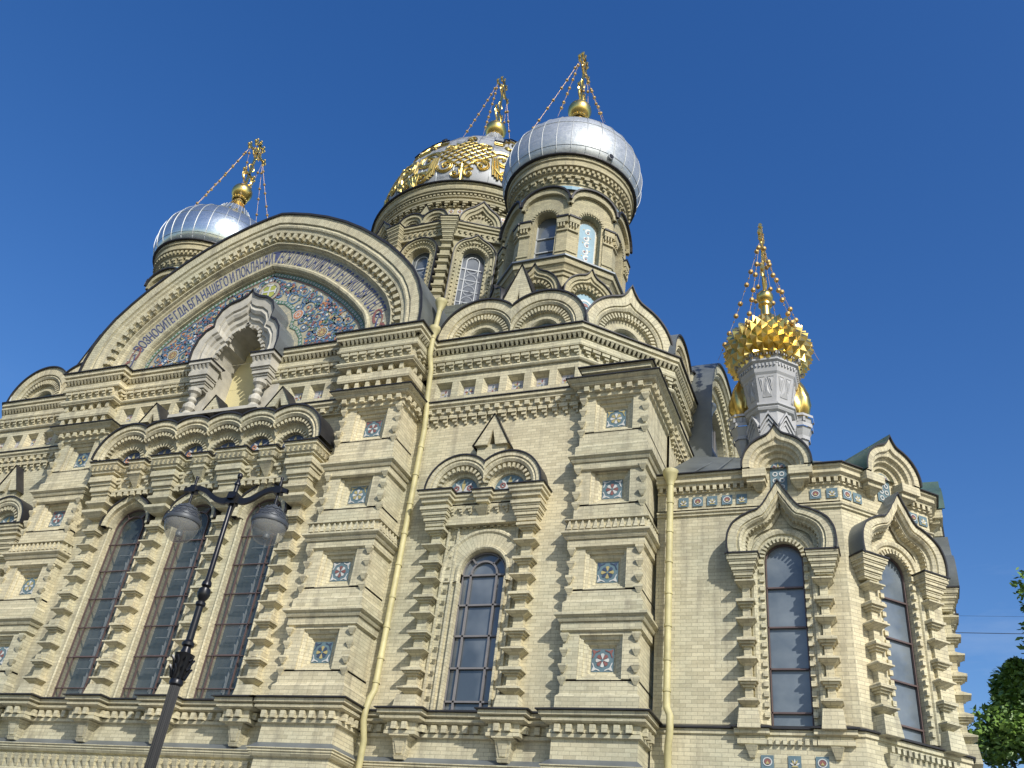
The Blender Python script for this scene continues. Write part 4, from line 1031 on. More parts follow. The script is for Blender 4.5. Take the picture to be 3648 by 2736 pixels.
# ------------------------------------------------- octagonal corner towers
def octa(cx, cy, a, N=8, rot=0):
    R_ = a/math.cos(math.pi/N); o = []
    for i in range(N):
        t_ = math.radians(-90-180/N+rot)+2*math.pi*i/N; o.append((cx+R_*math.cos(t_), cy+R_*math.sin(t_)))
    return o
def arcs_profile(F, w_, z0, zc, r):  # scalloped top wall
    pass
def corner_tower(cx, cy, full=True, label='', shiny=False):
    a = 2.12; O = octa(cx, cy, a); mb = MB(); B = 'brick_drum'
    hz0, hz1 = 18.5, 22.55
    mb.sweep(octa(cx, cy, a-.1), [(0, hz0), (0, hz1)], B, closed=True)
    mb.sweep(octa(cx, cy, a-.1), [(0, 22.3), (.06, 22.32), (.06, 22.45), (.12, 22.47), (.12, 22.55), (.2, 22.7), (.25, 22.72), (.25, 22.95), (0, 22.95)], B, closed=True)
    mb.sweep(octa(cx, cy, a-.1), [(.1, 22.96), (.33, 22.96), (.33, 23.02), (.1, 23.1), (-.4, 23.1)], 'zinc', closed=True)
    wz = a*math.tan(math.pi/8)
    for i in range(8):
        F = Frame(cx, cy, -90+45*i).sh(0, a); slit = (i % 2 == 0)
        top = [(wz, 25.6)]+[(wz*math.cos(math.radians(q)), 25.6+.62*math.sin(math.radians(q))) for q in range(15, 180, 15)]+[(-wz, 25.6)]
        mb.plate(F, [(-wz, 23.05), (wz, 23.05)]+top, [archhole(0, .42, 23.06, 25.0)], 0, -.5, B)
        # outer scalloped hood
        mb.plate(F, [(wz*1.06, 25.55)]+[(wz*1.06*math.cos(math.radians(q)), 25.62+.82*math.sin(math.radians(q))) for q in range(0, 181, 15)]+[(-wz*1.06, 25.55)]+[(wz*.93*math.cos(math.radians(q)), 25.55+.64*math.sin(math.radians(q))) for q in range(180, -1, -15)], [], .14, 0, B)
        mb.plate(F, [(wz*1.1*math.cos(math.radians(q)), 25.66+.84*math.sin(math.radians(q))) for q in range(0, 181, 15)]+[(wz*1.02*math.cos(math.radians(q)), 25.66+.78*math.sin(math.radians(q))) for q in range(180, -1, -15)], [], .24, -.5, 'flashing')
        # voussoirs
        mb.ring(F, 0, 25.05, [(.68, 0), (.68, .03), (.44, .03), (.42, 0)], mat=B, N=16)
        mb.rdent(F, 0, 25.02, .42, .52, .02, .05, 12, .5, mat=B)
        # corner pilasters with two string courses
        for s_ in (-1, 1):
            u0, u1 = (s_*.5, s_*(wz+.02)); u0, u1 = min(u0, u1), max(u0, u1)
            mb.box(F, u0, u1, 0, .05, 23.06, 24.9, B)
            mb.box(F, u0, u1, .04, .12, 24.26, 24.32, B); mb.box(F, u0, u1, .04, .16, 24.62, 24.86, B); mb.box(F, u0-.02, u1+.02, .04, .2, 24.86, 24.93, 'flashing')
            k = int((u1-u0)/.11)
            for j in range(k): mb.box(F, u0+.03+j*.11, u0+.08+j*.11, .04, .15, 24.44, 24.62, B)
            mb.box(F, u0, u1, .04, .09, 23.3, 23.36, B)
    mb.sweep(octa(cx, cy, a-.55), [(0, 23), (0, 26.2)], B, closed=True)
    # round neck under the dome
    mb.lathe(cx, cy, [(2.05, 25.8), (2.02, 26.7), (2.08, 26.72), (2.08, 26.8), (2.12, 26.82), (2.12, 27.1), (2.22, 27.12), (2.22, 27.22), (2.3, 27.24), (2.3, 27.45), (2.42, 27.47), (2.42, 27.72), (2.48, 27.74), (2.48, 27.9)], 48, B)
    mb.lathe(cx, cy, [(2.14, 26.5), (2.14, 26.66), (2.02, 26.68)], 48, 'tile_pale')
    for i in range(40):
        F = Frame(cx, cy, i*9).sh(0, 2.12)
        mb.box(F, -.1, .1, -.05, .13, 26.98, 27.08, B); mb.box(F, .0, .1, -.05, .09, 26.88, 26.98, B)
    for i in range(72):
        F = Frame(cx, cy, i*5).sh(0, 2.3); mb.box(F, -.05, .05, -.05, .09, 27.28, 27.4, B)
    mb.lathe(cx, cy, [(2.4, 27.9), (2.6, 27.9), (2.6, 27.95), (2.4, 28.0)], 48, 'flashing')
    t_ = mb.build('corner_tower', church); t_['label'] = label
    for i in range(8):
        F = Frame(cx, cy, -90+45*i).sh(0, a)
        if i % 2 == 0:
            mw = MB(); mw.plate(F, archhole(0, .42, 23.06, 25.0), [], -.35, None, 'glass')
            for zz in (23.75, 24.4): mw.box(F, -.42, .42, -.33, -.3, zz-.02, zz+.02, 'frame_white')
            mw.box(F, -.42, -.38, -.34, -.3, 23.06, 25.0, 'frame_white'); mw.build('window', t_)
        else:
            mt = MB(); mt.plate(F, archhole(0, .42, 23.06, 25.0), [], -.3, None, 'brick'); mt.plate(F, archhole(0, .36, 23.1, 24.9), [], -.28, None, 'tile_white'); mt.plate(F, archhole(0, .32, 23.1, 24.9), [], -.27, None, 'tile_pale')
            for j in range(6):
                zz = 23.15+j*.31; s_ = 1 if j % 2 else -1
                pts = [(s_*.04+.13*(1-.06*q)*math.cos(q*.5*s_+1), zz+.14+.15*(1-.06*q)*math.sin(q*.5*s_+1)) for q in range(12)]
                ribbon(mt, F, pts, .04, -.262, 'tile_white'); disc(mt, F, (s_*.04, zz+.14), .04, -.258, 'tile_red', 6); disc(mt, F, (-s_*.14, zz+.22), .03, -.258, 'tile_yellow', 5)
            mt.build('arched_tile', t_)
        # keel kokoshnik at foot
        kk = MB(); Fk = Frame(cx, cy, -90+45*i).sh(0, a+.05)
        kk.ring(Fk, 0, 21.3, [(.98, -.5), (.98, .4), (.94, .4), (.94, .34), (.8, .34), (.78, .28), (.7, .3), (.66, .2), (.6, .18), (.5, .16), (.48, .02), (.3, .0)], key='tip', N=44, mat=B, mats=['flashing']*3+[None]*8, legs=1, foot=20.4)
        kk.rdent(Fk, 0, 21.3, .52, .64, .14, .26, 11, .5, mat=B); kk.plate(Fk, [(-.4, 20.4), (.4, 20.4)]+arcpts(0, 21.3, .4, 0, 180, 12), [], .03, None, 'tile_pale')
        kk.ring(Fk, 0, 21.2, [(.28, .04), (.2, .04)], mat='tile_white', N=12); kk.ring(Fk, 0, 21.2, [(.12, .045), (.0, .045)], mat='tile_red', N=8)
        kk.build('kokoshnik', t_)
    # onion dome
    dp = [(2.4, 27.86), (2.58, 28.05), (2.71, 28.4), (2.76, 28.85), (2.73, 29.25), (2.62, 29.7), (2.4, 30.12), (2.08, 30.5), (1.66, 30.82), (1.24, 31.12), (.95, 31.45), (.78, 31.8), (.7, 32.0)]
    sp = []
    for k in range(len(dp)-1):   # subdivide smooth
        for q in range(3):
            p0 = dp[max(k-1, 0)]; p1 = dp[k]; p2 = dp[k+1]; p3 = dp[min(k+2, len(dp)-1)]; f = q/3
            sp.append(tuple(.5*((2*p1[j])+(-p0[j]+p2[j])*f+(2*p0[j]-5*p1[j]+4*p2[j]-p3[j])*f*f+(-p0[j]+3*p1[j]-3*p2[j]+p3[j])*f**3) for j in (0, 1)))
    sp.append(dp[-1])
    mb = MB(); mm = 'dome_polished' if shiny else 'dome_silver'; mb.lathe(cx, cy, sp, 64, mm)
    d = mb.build('onion_dome', t_, smooth=True)
    mb = MB(); seams(mb, cx, cy, sp, 30, .013 if not shiny else .018, 'seam')
    for q in (5, 14, 20): mb.tube([(cx+(sp[q][0]+.004)*math.cos(k*math.pi/32), cy+(sp[q][0]+.004)*math.sin(k*math.pi/32), sp[q][1]) for k in range(65)], .011, 4, mm)
    mb.build('dome_seams', t_)
    mb = MB(); zo = 33.35
    mb.lathe(cx, cy, [(.98, 31.4), (.8, 31.6), (.5, 32.05), (.3, 32.5), (.26, 32.82)], 24, 'gold'); mb.lathe(cx, cy, [(.32, 32.8), (.36, 32.86), (.32, 32.92), (.28, 32.95)], 16, 'gold')
    for k in range(16): mb.ball((cx+.34*math.cos(k*.393), cy+.34*math.sin(k*.393), 32.87), .05, 'gold', 6)
    for k in range(18): q = k*.349; mb.tube([(cx+.96*math.cos(q), cy+.96*math.sin(q), 31.45), (cx+.55*math.cos(q), cy+.55*math.sin(q), 32.0), (cx+.3*math.cos(q), cy+.3*math.sin(q), 32.6)], .045, 5, 'gold', .02)
    mb.ball((cx, cy, zo), .5, 'gold', 32); mb.build('orb', t_, smooth=True)
    cross((cx, cy, zo+.45), 3.3, t_)
    for (sy, zt) in ((-1, 0), (1, 0)):
        tp = (cx, cy+sy*.55, 33.8+3.3*.7)
        for ang in ((-140, -100, -40, -75) if sy < 0 else (140, 100, 40, 75))[0:4:1]:
            if ang in (-75, 75, -100, 100): continue
            q = math.radians(ang); chain(tp, (cx+2.2*math.cos(q), cy+2.2*math.sin(q), 30.5), t_, .12, 7, .07)
    for s_ in (-1, 1): chain((cx, cy+s_*.55, 33.8+3.3*.7), (cx+s_*.0-.0, cy+s_*2.2, 30.48), t_, .1, 7, .07)
    return t_
rt = corner_tower(-9.85, 24.3, True, 'octagonal brick corner tower with large silver onion dome nearest the camera')
lt = corner_tower(mir(-9.85)+.22, 24.65, True, 'octagonal corner tower with shiny silver dome behind the left shoulder of the great gable', shiny=True)
# small vent on the right dome
mb = MB(); q = math.radians(-38); bx, by = -9.85+2.4*math.cos(q), 24.3+2.4*math.sin(q)
mb.tube([(bx, by, 28.2), (bx+.32*math.cos(q), by+.32*math.sin(q), 28.18)], .13, 12, 'dome_silver'); mb.tube([(bx+.32*math.cos(q), by+.32*math.sin(q), 28.18), (bx+.33*math.cos(q), by+.33*math.sin(q), 28.18)], .105, 12, 'iron'); mb.build('roof_vent', rt)
# ------------------------------------------------- central drum and dome
DX, DY = -18.75, 33.25
def central():
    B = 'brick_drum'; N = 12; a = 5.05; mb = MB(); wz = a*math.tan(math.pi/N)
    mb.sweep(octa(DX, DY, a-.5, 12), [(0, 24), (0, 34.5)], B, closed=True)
    for i in range(N):
        F = Frame(DX, DY, -90+30*i).sh(0, a); dbl = (i % 2 == 0)
        mb.plate(F, [(-wz, 26), (wz, 26), (wz, 33), (-wz, 33)], [archhole(0, .54, 26.1, 30.4)], 0, -.5, B)
        mb.ring(F, 0, 30.4, [(1.02, 0), (1.02, .3), (.98, .3), (.98, .24), (.9, .24), (.86, .12), (.74, .1), (.7, .05), (.54, .05), (.54, 0)], legs=1, foot=26.2, mat=B, N=24, key=0 if dbl else .22, kw=22, mats=['flashing', 'flashing', 'flashing']+[None]*6)
        mb.rdent(F, 0, 30.4, .76, .86, .1, .18, 15, .5, mat=B); mb.rdent(F, 0, 30.4, .54, .62, .05, .1, 13, .5, mat=B)
        for s_ in (-1, 1):
            for k in range(17): mb.box(F, s_*.58-.04, s_*.58+.04, .05, .1, 26.3+k*.23, 26.3+k*.23+.11, B); mb.box(F, s_*.84-.05, s_*.84+.05, .1, .17, 26.3+k*.23, 26.3+k*.23+.11, B)
        # entablature on face
        mb.box(F, -wz, wz, 0, .2, 31.4, 31.9, B)
        for k in range(8): u = -.95+k*.27; mb.box(F, u, u+.14, .2, .3, 31.66, 31.76, B); mb.box(F, u+.07, u+.14, .2, .27, 31.56, 31.66, B)
        mb.box(F, -wz, wz, 0, .28, 31.9, 32.05, B); mb.box(F, -wz, wz, 0, .36, 32.05, 32.18, B); mb.box(F, -wz, wz, 0, .4, 32.18, 32.22, 'flashing')
    for i in range(N):   # bracketed shafts on corners
        F = Frame(DX, DY, -75+30*i).sh(0, a/math.cos(math.pi/N)-.08)
        mb.box(F, -.22, .22, 0, .3, 26, 31.3, B)
        for k in range(11):
            z = 26.3+k*.45
            if k % 2: mb.fr(F, -.12, .12, 0, .22, z, -.3, .3, 0, .42, z+.1, B); mb.box(F, -.3, .3, 0, .42, z+.1, z+.14, B); mb.fr(F, -.3, .3, 0, .42, z+.14, -.2, .2, 0, .3, z+.24, B)
            else: mb.box(F, -.24, .24, 0, .36, z, z+.06, B); mb.box(F, -.3, .3, 0, .42, z+.06, z+.14, B)
        cap_stack(mb, F, 0, .8, .62, 31.1, 32.1, 5, B); mb.box(F, -.42, .42, 0, .66, 32.1, 32.22, B); mb.box(F, -.46, .46, -.1, .7, 32.22, 32.26, 'flashing')
    mb.lathe(DX, DY, [(4.95, 32.1), (4.95, 33.6), (5.02, 33.62), (5.02, 33.7)], 72, B)
    for i in range(N):
        F = Frame(DX, DY, -90+30*i).sh(0, a-.02); dbl = (i % 2 == 0)
        cs = (-.62, .62) if dbl else (0,)
        for c in cs:
            R_ = .68 if dbl else .98; cl = None if not dbl else ((-2, 0) if c < 0 else (0, 2))
            mb.ring(F, c, 32.24, [(R_+.06, -.3), (R_+.06, .5), (R_, .5), (R_, .44), (R_-.16, .44), (R_-.18, .36), (R_-.3, .34), (R_-.32, .2), (R_-.42, .18), (.15, .16), (.12, .02), (.02, .02)], mat=B, N=22, key=0 if dbl else .4, kw=30, clamp=cl, mats=['flashing']*3+[None]*8)
            mb.rdent(F, c, 32.24, R_-.42, R_-.32, .18, .28, 10, .5, mat=B, clamp=cl)
        if dbl:
            mb.prism(F, [(-.3, 32.85), (.3, 32.85), (0, 33.45)], 0, .4, B)
            for s_ in (-1, 1): mb.quad([F.p(s_*.34, 0, 32.83), F.p(s_*.34, .44, 32.83), F.p(0, .44, 33.5), F.p(0, 0, 33.5)], 'flashing')
    for i in range(72):
        F = Frame(DX, DY, i*5).sh(0, 5.0); mb.box(F, -.13, .13, 0, .2, 33.72, 33.82, B); mb.box(F, -.13, .02, 0, .15, 33.62, 33.72, B); mb.box(F, -.13, -.05, 0, .1, 33.52, 33.62, B)
    mb.lathe(DX, DY, [(4.95, 33.82), (5.22, 33.83), (5.24, 33.92), (5.18, 33.98), (5.18, 34.05), (5.26, 34.06), (5.28, 34.12), (5.22, 34.16), (5.22, 34.3), (5.36, 34.32), (5.36, 34.38), (5.3, 34.4), (5.42, 34.46), (5.45, 34.6), (5.45, 34.72), (5.5, 34.74), (5.5, 34.82)], 90, B)
    for i in range(160): F = Frame(DX, DY, i*2.25).sh(0, 5.2); mb.box(F, -.055, .055, 0, .1, 34.18, 34.28, B)
    mb.lathe(DX, DY, [(5.4, 34.83), (5.62, 34.83), (5.62, 34.88), (5.0, 35.1)], 90, 'flashing')
    dr = mb.build('central_drum', church); dr['label'] = 'twelve sided brick drum carrying the central dome'
    for i in range(N):
        F = Frame(DX, DY, -90+30*i).sh(0, a)
        mw = MB()
        mw.plate(F, archhole(0, .54, 26.1, 30.4), [], -.32, None, 'glass')
        def pol(pts, t_, n=-.3):
            for p0, p1 in zip(pts, pts[1:]):
                v = Vector((p1[0]-p0[0], p1[1]-p0[1])); v.normalize(); q = Vector((-v.y, v.x))*t_
                mw.plate(F, [(p0[0]+q.x, p0[1]+q.y), (p1[0]+q.x, p1[1]+q.y), (p1[0]-q.x, p1[1]-q.y), (p0[0]-q.x, p0[1]-q.y)], [], n+.03, None, 'frame_white')
        if i in (0, 1, 2, 3, 10, 11):
            pol([(-.3, 26.1)]+arcpts(0, 30.35, .3, 180, 0, 12)+[(.3, 26.1)], .022); pol([(-.52, 26.1)]+arcpts(0, 30.4, .52, 180, 0, 14)+[(.52, 26.1)], .018)
            for k in range(6):
                z = 29.9-k*.66; pol([(-.54, z), (.54, z)], .014 if k else .028)
                pol(arcpts(0, z-.55, .25, 10, 170, 8), .008); pol([(x, 2*(z-.3)-y) for x, y in arcpts(0, z-.62, .25, 10, 170, 8)], .008)
        mw.build('window', dr)
    for i in range(96):
        if (i*3.75+2) % 360 < 180+0 and False: continue
    tl = MB()
    for i in range(72):
        F = Frame(DX, DY, i*5+2.5).sh(0, 4.97)
        tl.plate(F, [(-.12, 33.18), (.12, 33.18), (.12, 33.42), (-.12, 33.42)], [], .02, None, 'tile_white'); disc(tl, F, (0, 33.3), .09, .03, 'tile_red', 8, .05); disc(tl, F, (0, 33.3), .045, .034, 'tile_yellow', 6)
    tb = tl.build('tile_frieze', dr)
    # dome shell
    dp = [(4.95, 35.0), (5.15, 35.5), (5.25, 36.1), (5.22, 36.8), (5.05, 37.6), (4.75, 38.4), (4.3, 39.3), (3.7, 40.2), (2.95, 41.1), (2.15, 41.95), (1.4, 42.7), (.85, 43.3), (.6, 43.8), (.5, 44.3)]
    sp = []
    for k in range(len(dp)-1):
        for q in range(3):
            p0 = dp[max(k-1, 0)]; p1 = dp[k]; p2 = dp[k+1]; p3 = dp[min(k+2, len(dp)-1)]; f = q/3
            sp.append(tuple(.5*((2*p1[j])+(-p0[j]+p2[j])*f+(2*p0[j]-5*p1[j]+4*p2[j]-p3[j])*f*f+(-p0[j]+3*p1[j]-3*p2[j]+p3[j])*f**3) for j in (0, 1)))
    sp.append(dp[-1])
    mb = MB(); mb.lathe(DX, DY, sp, 96, 'dome_painted'); mb.build('central_dome', dr, smooth=True)
    mb = MB(); seams(mb, DX, DY, sp[::2], 36, .022, 'zinc')
    for q in (9, 15, 20, 25, 29): mb.tube([(DX+(sp[q][0]+.004)*math.cos(k*math.pi/40), DY+(sp[q][0]+.004)*math.sin(k*math.pi/40), sp[q][1]) for k in range(81)], .012, 4, 'zinc')
    mb.build('dome_seams', dr)
    # gilded ornament band: coordinates (t degrees, z)
    def on(t_, z, h):
        for k in range(len(sp)-1):
            if sp[k][1] <= z <= sp[k+1][1]: break
        f = (z-sp[k][1])/(sp[k+1][1]-sp[k][1]); r = sp[k][0]+(sp[k+1][0]-sp[k][0])*f
        dr_ = sp[k+1][0]-sp[k][0]; dz = sp[k+1][1]-sp[k][1]; L_ = math.hypot(dr_, dz); nr, nz = dz/L_, -dr_/L_
        a_ = math.radians(t_); return Vector((DX+(r+h*nr)*math.cos(a_), DY+(r+h*nr)*math.sin(a_), z+h*nz))
    g = MB()
    def gr(pts, w_, h, h0=.02):
        """raised gilded strap, ridge profile, pts in (deg, z)"""
        h *= .65; P_ = [on(t_, z, 0) for t_, z in pts]; n = len(P_); rows = []
        for k in range(n):
            t1 = P_[min(k+1, n-1)]-P_[max(k-1, 0)]
            if t1.length < 1e-6: t1 = Vector((0, 0, 1))
            t1.normalize(); nn = (on(*pts[k], .1)-P_[k]).normalized(); s_ = t1.cross(nn).normalized()
            rows.append([P_[k]+nn*h0+s_*w_, P_[k]+nn*(h0+h)+s_*w_*.55, P_[k]+nn*(h0+h*.75), P_[k]+nn*(h0+h)-s_*w_*.55, P_[k]+nn*h0-s_*w_])
        for k in range(n-1):
            for j in range(4): g.quad([tuple(rows[k][j]), tuple(rows[k][j+1]), tuple(rows[k+1][j+1]), tuple(rows[k+1][j])], 'gold_band')
    def spiral(tc, zc, r, a0, turns, sg, w_=.11):
        gr([(tc+math.degrees((r*(1-.78*k/24))*math.cos(a0+sg*turns*6.28*k/24)/5.0), zc+r*(1-.78*k/24)*math.sin(a0+sg*turns*6.28*k/24)) for k in range(25)], w_*.62, .1)
        gr([(tc+math.degrees((r*(1.22-.5*k/16))*math.cos(a0+sg*turns*4*k/16)/5.0), zc+r*(1.22-.5*k/16)*math.sin(a0+sg*turns*4*k/16)) for k in range(17)], w_*.35, .07)
        P_ = on(tc, zc, .05); g.ball(P_, .1, 'gold_band', 8)
    for i in range(12):
        tc = -90+30*i+15; latt = True
        # lattice diamond between crosses
        if i % 2 == 0:
            for k in range(-3, 4):
                for sg in (-1, 1):
                    L_ = 1.35-abs(k)*.14; o = k*.31
                    pts = []
                    for q in range(7):
                        f = -1+q/3; x = (o*.707+f*L_*.707)*sg if True else 0; z = 37.35+(-o*.707+f*L_*.707)
                        pts.append((tc+math.degrees(x/5.0)*1.15, z))
                    gr(pts, .042, .07 if sg > 0 else .1)
            for sg in (-1, 1):
                spiral(tc+sg*10.2, 38.0, .3, 0, 1.3, sg, .07); spiral(tc+sg*10, 36.3, .42, 3, 1.2, -sg, .09); spiral(tc+sg*4, 35.75, .28, 1, 1.0, sg, .08)
            gr([(tc, 35.3), (tc, 36.3)], .12, .15); gr([(tc-2.4, 38.9), (tc-2.4, 39.2), (tc, 39.45), (tc+2.4, 39.2), (tc+2.4, 38.9)], .07, .12); spiral(tc, 38.95, .16, 0, 1, 1, .05)
        else:
            gr([(tc, 36.2), (tc, 39.3)], .16, .16); gr([(tc-4.6, 38.3), (tc+4.6, 38.3)], .16, .16); gr([(tc-2.5, 36.2), (tc, 36.0), (tc+2.5, 36.2)], .1, .14)
            for sg in (-1, 1):
                gr([(tc+sg*.8, 36.1), (tc+sg*1.6, 37.4)], .06, .12)
                spiral(tc+sg*8.3, 37.0, .62, 2.4 if sg < 0 else .7, 1.35, sg, .13); spiral(tc+sg*5.3, 35.85, .34, 1, 1.1, -sg, .1); spiral(tc+sg*6, 38.5, .2, 0, 1, sg, .08)
                gr([(tc, 35.25), (tc+sg*2.2, 35.7), (tc+sg*3.6, 36.1), (tc+sg*6, 36.1), (tc+sg*9, 35.9), (tc+sg*12, 36.2)], .12, .13)
                gr([(tc+sg*1, 39.0), (tc+sg*1.8, 39.3)], .1, .13); gr([(tc, 35.3), (tc+sg*1.2, 36.0)], .14, .15)
                for q in range(3): gr([(tc+sg*(10+q*1.4), 35.6+q*.1), (tc+sg*(10.6+q*1.6), 36.4), (tc+sg*(12+q), 37.0)], .08, .12)
        # border: bulging outline over crosses
        if i % 2 == 1:
            def X(dx): return tc+dx
            pts = [(X(-15), 38.75), (X(-9.5), 38.75), (X(-8.5), 38.95), (X(-8.3), 39.3), (X(-6.5), 39.55), (X(-4.6), 39.5), (X(-4.2), 39.85), (X(-2.2), 40.15), (X(0), 40.25), (X(2.2), 40.15), (X(4.2), 39.85), (X(4.6), 39.5), (X(6.5), 39.55), (X(8.3), 39.3), (X(8.5), 38.95), (X(9.5), 38.75), (X(15), 38.75)]
            gr(pts, .07, .14); gr([(a_, b_-.16) for a_, b_ in pts], .04, .09)
            g2 = [(a_, b_+.12) for a_, b_ in pts]; P_ = [on(a_, b_, .16) for a_, b_ in g2]; g.tube(P_, .05, 4, 'iron')
    for i in range(110): P_ = on(i*3.27, 35.12, .12); g.ball(P_, .07, 'gold', 6)
    gb = g.build('gilded_band', dr); gb['label'] = 'gilded openwork band of lattices, scrolls and crosses round the central dome'
    mb = MB(); mb.lathe(DX, DY, [(.85, 43.3), (.7, 43.55), (.5, 43.9), (.42, 44.2), (.5, 44.26), (.42, 44.34), (.36, 44.4)], 24, 'gold')
    for k in range(14): mb.ball((DX+.48*math.cos(k*.449), DY+.48*math.sin(k*.449), 44.28), .07, 'gold', 6)
    mb.ball((DX, DY, 44.95), .64, 'gold', 32); mb.build('orb', dr, smooth=True)
    cross((DX, DY, 45.5), 4.3, dr)
    for sy in (-1, 1):
        for ang in (20, 50): q = math.radians(sy*90+ang-35); chain((DX, DY+sy*.75, 48.5), (DX+2.6*math.cos(q), DY+2.6*math.sin(q), 41.6), dr, .15, 8, .09)
central()
# ------------------------------------------------- apse
AX, AY = -2.1, 24.05
ap = [(-5.2, 20.95), (-.78, 20.95), (1.16, 22.89), (1.16, 25.65), (-.78, 27.6), (-5.2, 27.6)]
mb = MB()
mb.sweep(ap, [(.12, 1.2), (.12, 7.1)]); mb.sweep(ap, [(.12, 0), (.3, 0), (.3, 1.15), (.12, 1.25)], 'granite')
mb.build('lower_wall', church)
aF = [Frame(-2.17, 20.95, -90), Frame(.19, 21.92, -45), Frame(1.16, 24.27, 0)]
def apse_face(F, hl, hr, main=True):
    """hl/hr distance from the window axis to the left and right corner"""
    mb = MB()
    mb.plate(F, [(-hl, 7.0), (hr, 7.0), (hr, 12.5), (-hl, 12.5)], [archhole(0, .45, 7.25, 11.05)], 0, -.4); mb.plate(F, [(-hl, 12.45), (hr, 12.45), (hr, 13.4), (-hl, 13.4)], [], 0, None)
    o = mb.build('apse_wall', church)
    # surround: teeth, colonette, arch teeth
    mb = MB()
    mb.ring(F, 0, 11.05, [(.78, 0), (.78, .05), (.74, .1), (.68, .12), (.62, .1), (.6, .05), (.52, .05), (.45, .0)], legs=1, foot=7.25, N=26)
    mb.rdent(F, 0, 11.05, .42, .54, .02, .1, 15, .5, a0=2, a1=178)
    for s_ in (-1, 1):
        for k in range(17): mb.box(F, s_*.5-.05, s_*.5+.05, .02, .1, 7.4+k*.22, 7.4+k*.22+.11)
    mb.build('window_surround', church)
    # keel hood on corbels
    mb = MB(); n1 = .42
    pr = [(1.26, 0), (1.26, n1+.05), (1.22, n1+.05), (1.22, n1), (1.02, n1), (1.01, n1-.05), (.95, n1-.02), (.9, n1-.07), (.89, n1-.14), (.83, n1-.16), (.82, .08), (.7, .06)]
    mb.ring(F, 0, 11.35, pr, a0=-14, a1=194, key='bulb', N=60, mats=['roof_metal', 'flashing', 'flashing']+[None]*8)
    mb.rdent(F, 0, 11.35, .8, .9, .08, .24, 26, .5, a0=-10, a1=190, key='bulb')
    mb.plate(F, [(-.85, 11.1), (.85, 11.1)]+arcpts(0, 11.35, .88, 0, 180, 24, .36, 44), [archhole(0, .5, 11.0, 11.05)] if False else [], .03, None) if False else None
    for s_ in (-1, 1):
        cap_stack(mb, F, s_*.9, .7, .42, 10.55, 11.02, 4); mb.box(F, s_*.9-.36, s_*.9+.36, 0, .44, 11.02, 11.07); mb.box(F, s_*.9-.39, s_*.9+.39, 0, .47, 11.07, 11.1, 'flashing')
    mb.build('keel_hood', church)
    for s_ in (-1, 1): colonette(F, s_*.86, 7.25, 10.55, .42, .34, pitch=.455, body=.4)
    tall_window(F, 0, .45, 7.25, 11.05, -.16, 'frame_brown', 'apse')
    # upper zone: arched tile between corbels, keel kokoshnik
    semi_tile(F, 0, 13.45, .2, .03, 1, tall=.6)
    for s_ in (-1, 1):
        mb = MB()
        mb.fr(F, s_*.47-.06, s_*.47+.06, 0, .1, 12.85, s_*.47-.16, s_*.47+.16, 0, .26, 13.0); mb.box(F, s_*.52-.22, s_*.52+.22, 0, .3, 13.0, 13.12); mb.box(F, s_*.55-.28, s_*.55+.28, 0, .38, 13.12, 13.34)
        mb.build('corbel', church)
    mb = MB(); pr = [(.86, -2.2), (.86, .46), (.82, .46), (.82, .4), (.66, .4), (.64, .34), (.56, .32), (.54, .22), (.46, .2), (.44, .1), (.34, .08), (.32, .0), (.2, .0)]
    mb.ring(F, 0, 13.42, pr, key='tip', N=52, mats=['roof_green', 'flashing', 'flashing']+[None]*9, a0=-4, a1=184); mb.build('kokoshnik', church)
    return o
apse_face(aF[0], 3.03, 1.39); apse_face(aF[1], 1.372, 1.372); apse_face(aF[2], 1.38, 1.38)
aq = [(-5.2, 20.95), (-2.78, 20.95)], [(-1.56, 20.95), (-.78, 20.95), (-.24, 21.49)], [(.62, 22.35), (1.16, 22.89), (1.16, 23.66)], [(1.16, 24.88), (1.16, 25.65), (-.78, 27.6), (-5.2, 27.6)]
mb = MB()
mb.sweep(ap, [(0, 12.3), (.05, 12.31), (.05, 12.36), (.09, 12.38), (.09, 12.42), (0, 12.46)], 'brick', [None]*5)
for P_ in aq:
    mb.dent(P_, 12.98, 13.1, .02, .12, .09, .17); mb.sweep(P_, [(0, 13.1), (.12, 13.1), (.12, 13.16), (.2, 13.19), (.2, 13.3), (.26, 13.33), (.26, 13.38), (0, 13.38)]); mb.sweep(P_, [(0, 12.94), (.05, 12.95), (.05, 12.98), (0, 12.99)])
    mb.sweep(P_, [(0, 13.385), (.32, 13.385), (.32, 13.41), (-.2, 13.5)], 'flashing')
mb.build('apse_cornice', church)
ap2 = [(-5.2, 20.95), (-3.2, 20.95), (-3.2, 20.83), (-2.78, 20.83), (-2.78, 20.95), (-1.56, 20.95), (-1.56, 20.83), (-1.02, 20.83), (-1.02, 20.95), (-.78, 20.95), (1.16, 22.89), (1.16, 25.65), (-.78, 27.6), (-5.2, 27.6)]
mb = MB(); mb.sweep(ap2, [(.02, 6.8), (.1, 6.82), (.1, 6.92), (.06, 6.94), (.06, 7.0), (.16, 7.02), (.16, 7.12), (0, 7.13)]); mb.dent([(-2.78, 20.95), (-1.56, 20.95)], 6.82, 6.94, .02, .2, .08, .15)
mb.dent([(-.4, 21.33), (.78, 22.51)], 6.82, 6.94, .02, .24, .08, .15)
mb.sweep(ap2, [(.0, 7.13), (.22, 7.13), (.22, 7.16), (0, 7.25)], 'flashing')
mb.build('apse_sill_cornice', church)
for F in [Frame(x, 20.95, -90) for x in (-3.0, -1.28)]+[aF[1].sh(u) for u in (-.85, .85)]:
    mb = MB(); mb.fr(F, -.05, .05, .1, .18, 6.55, -.13, .13, .1, .3, 6.78); mb.build('corbel', church)
k = 0
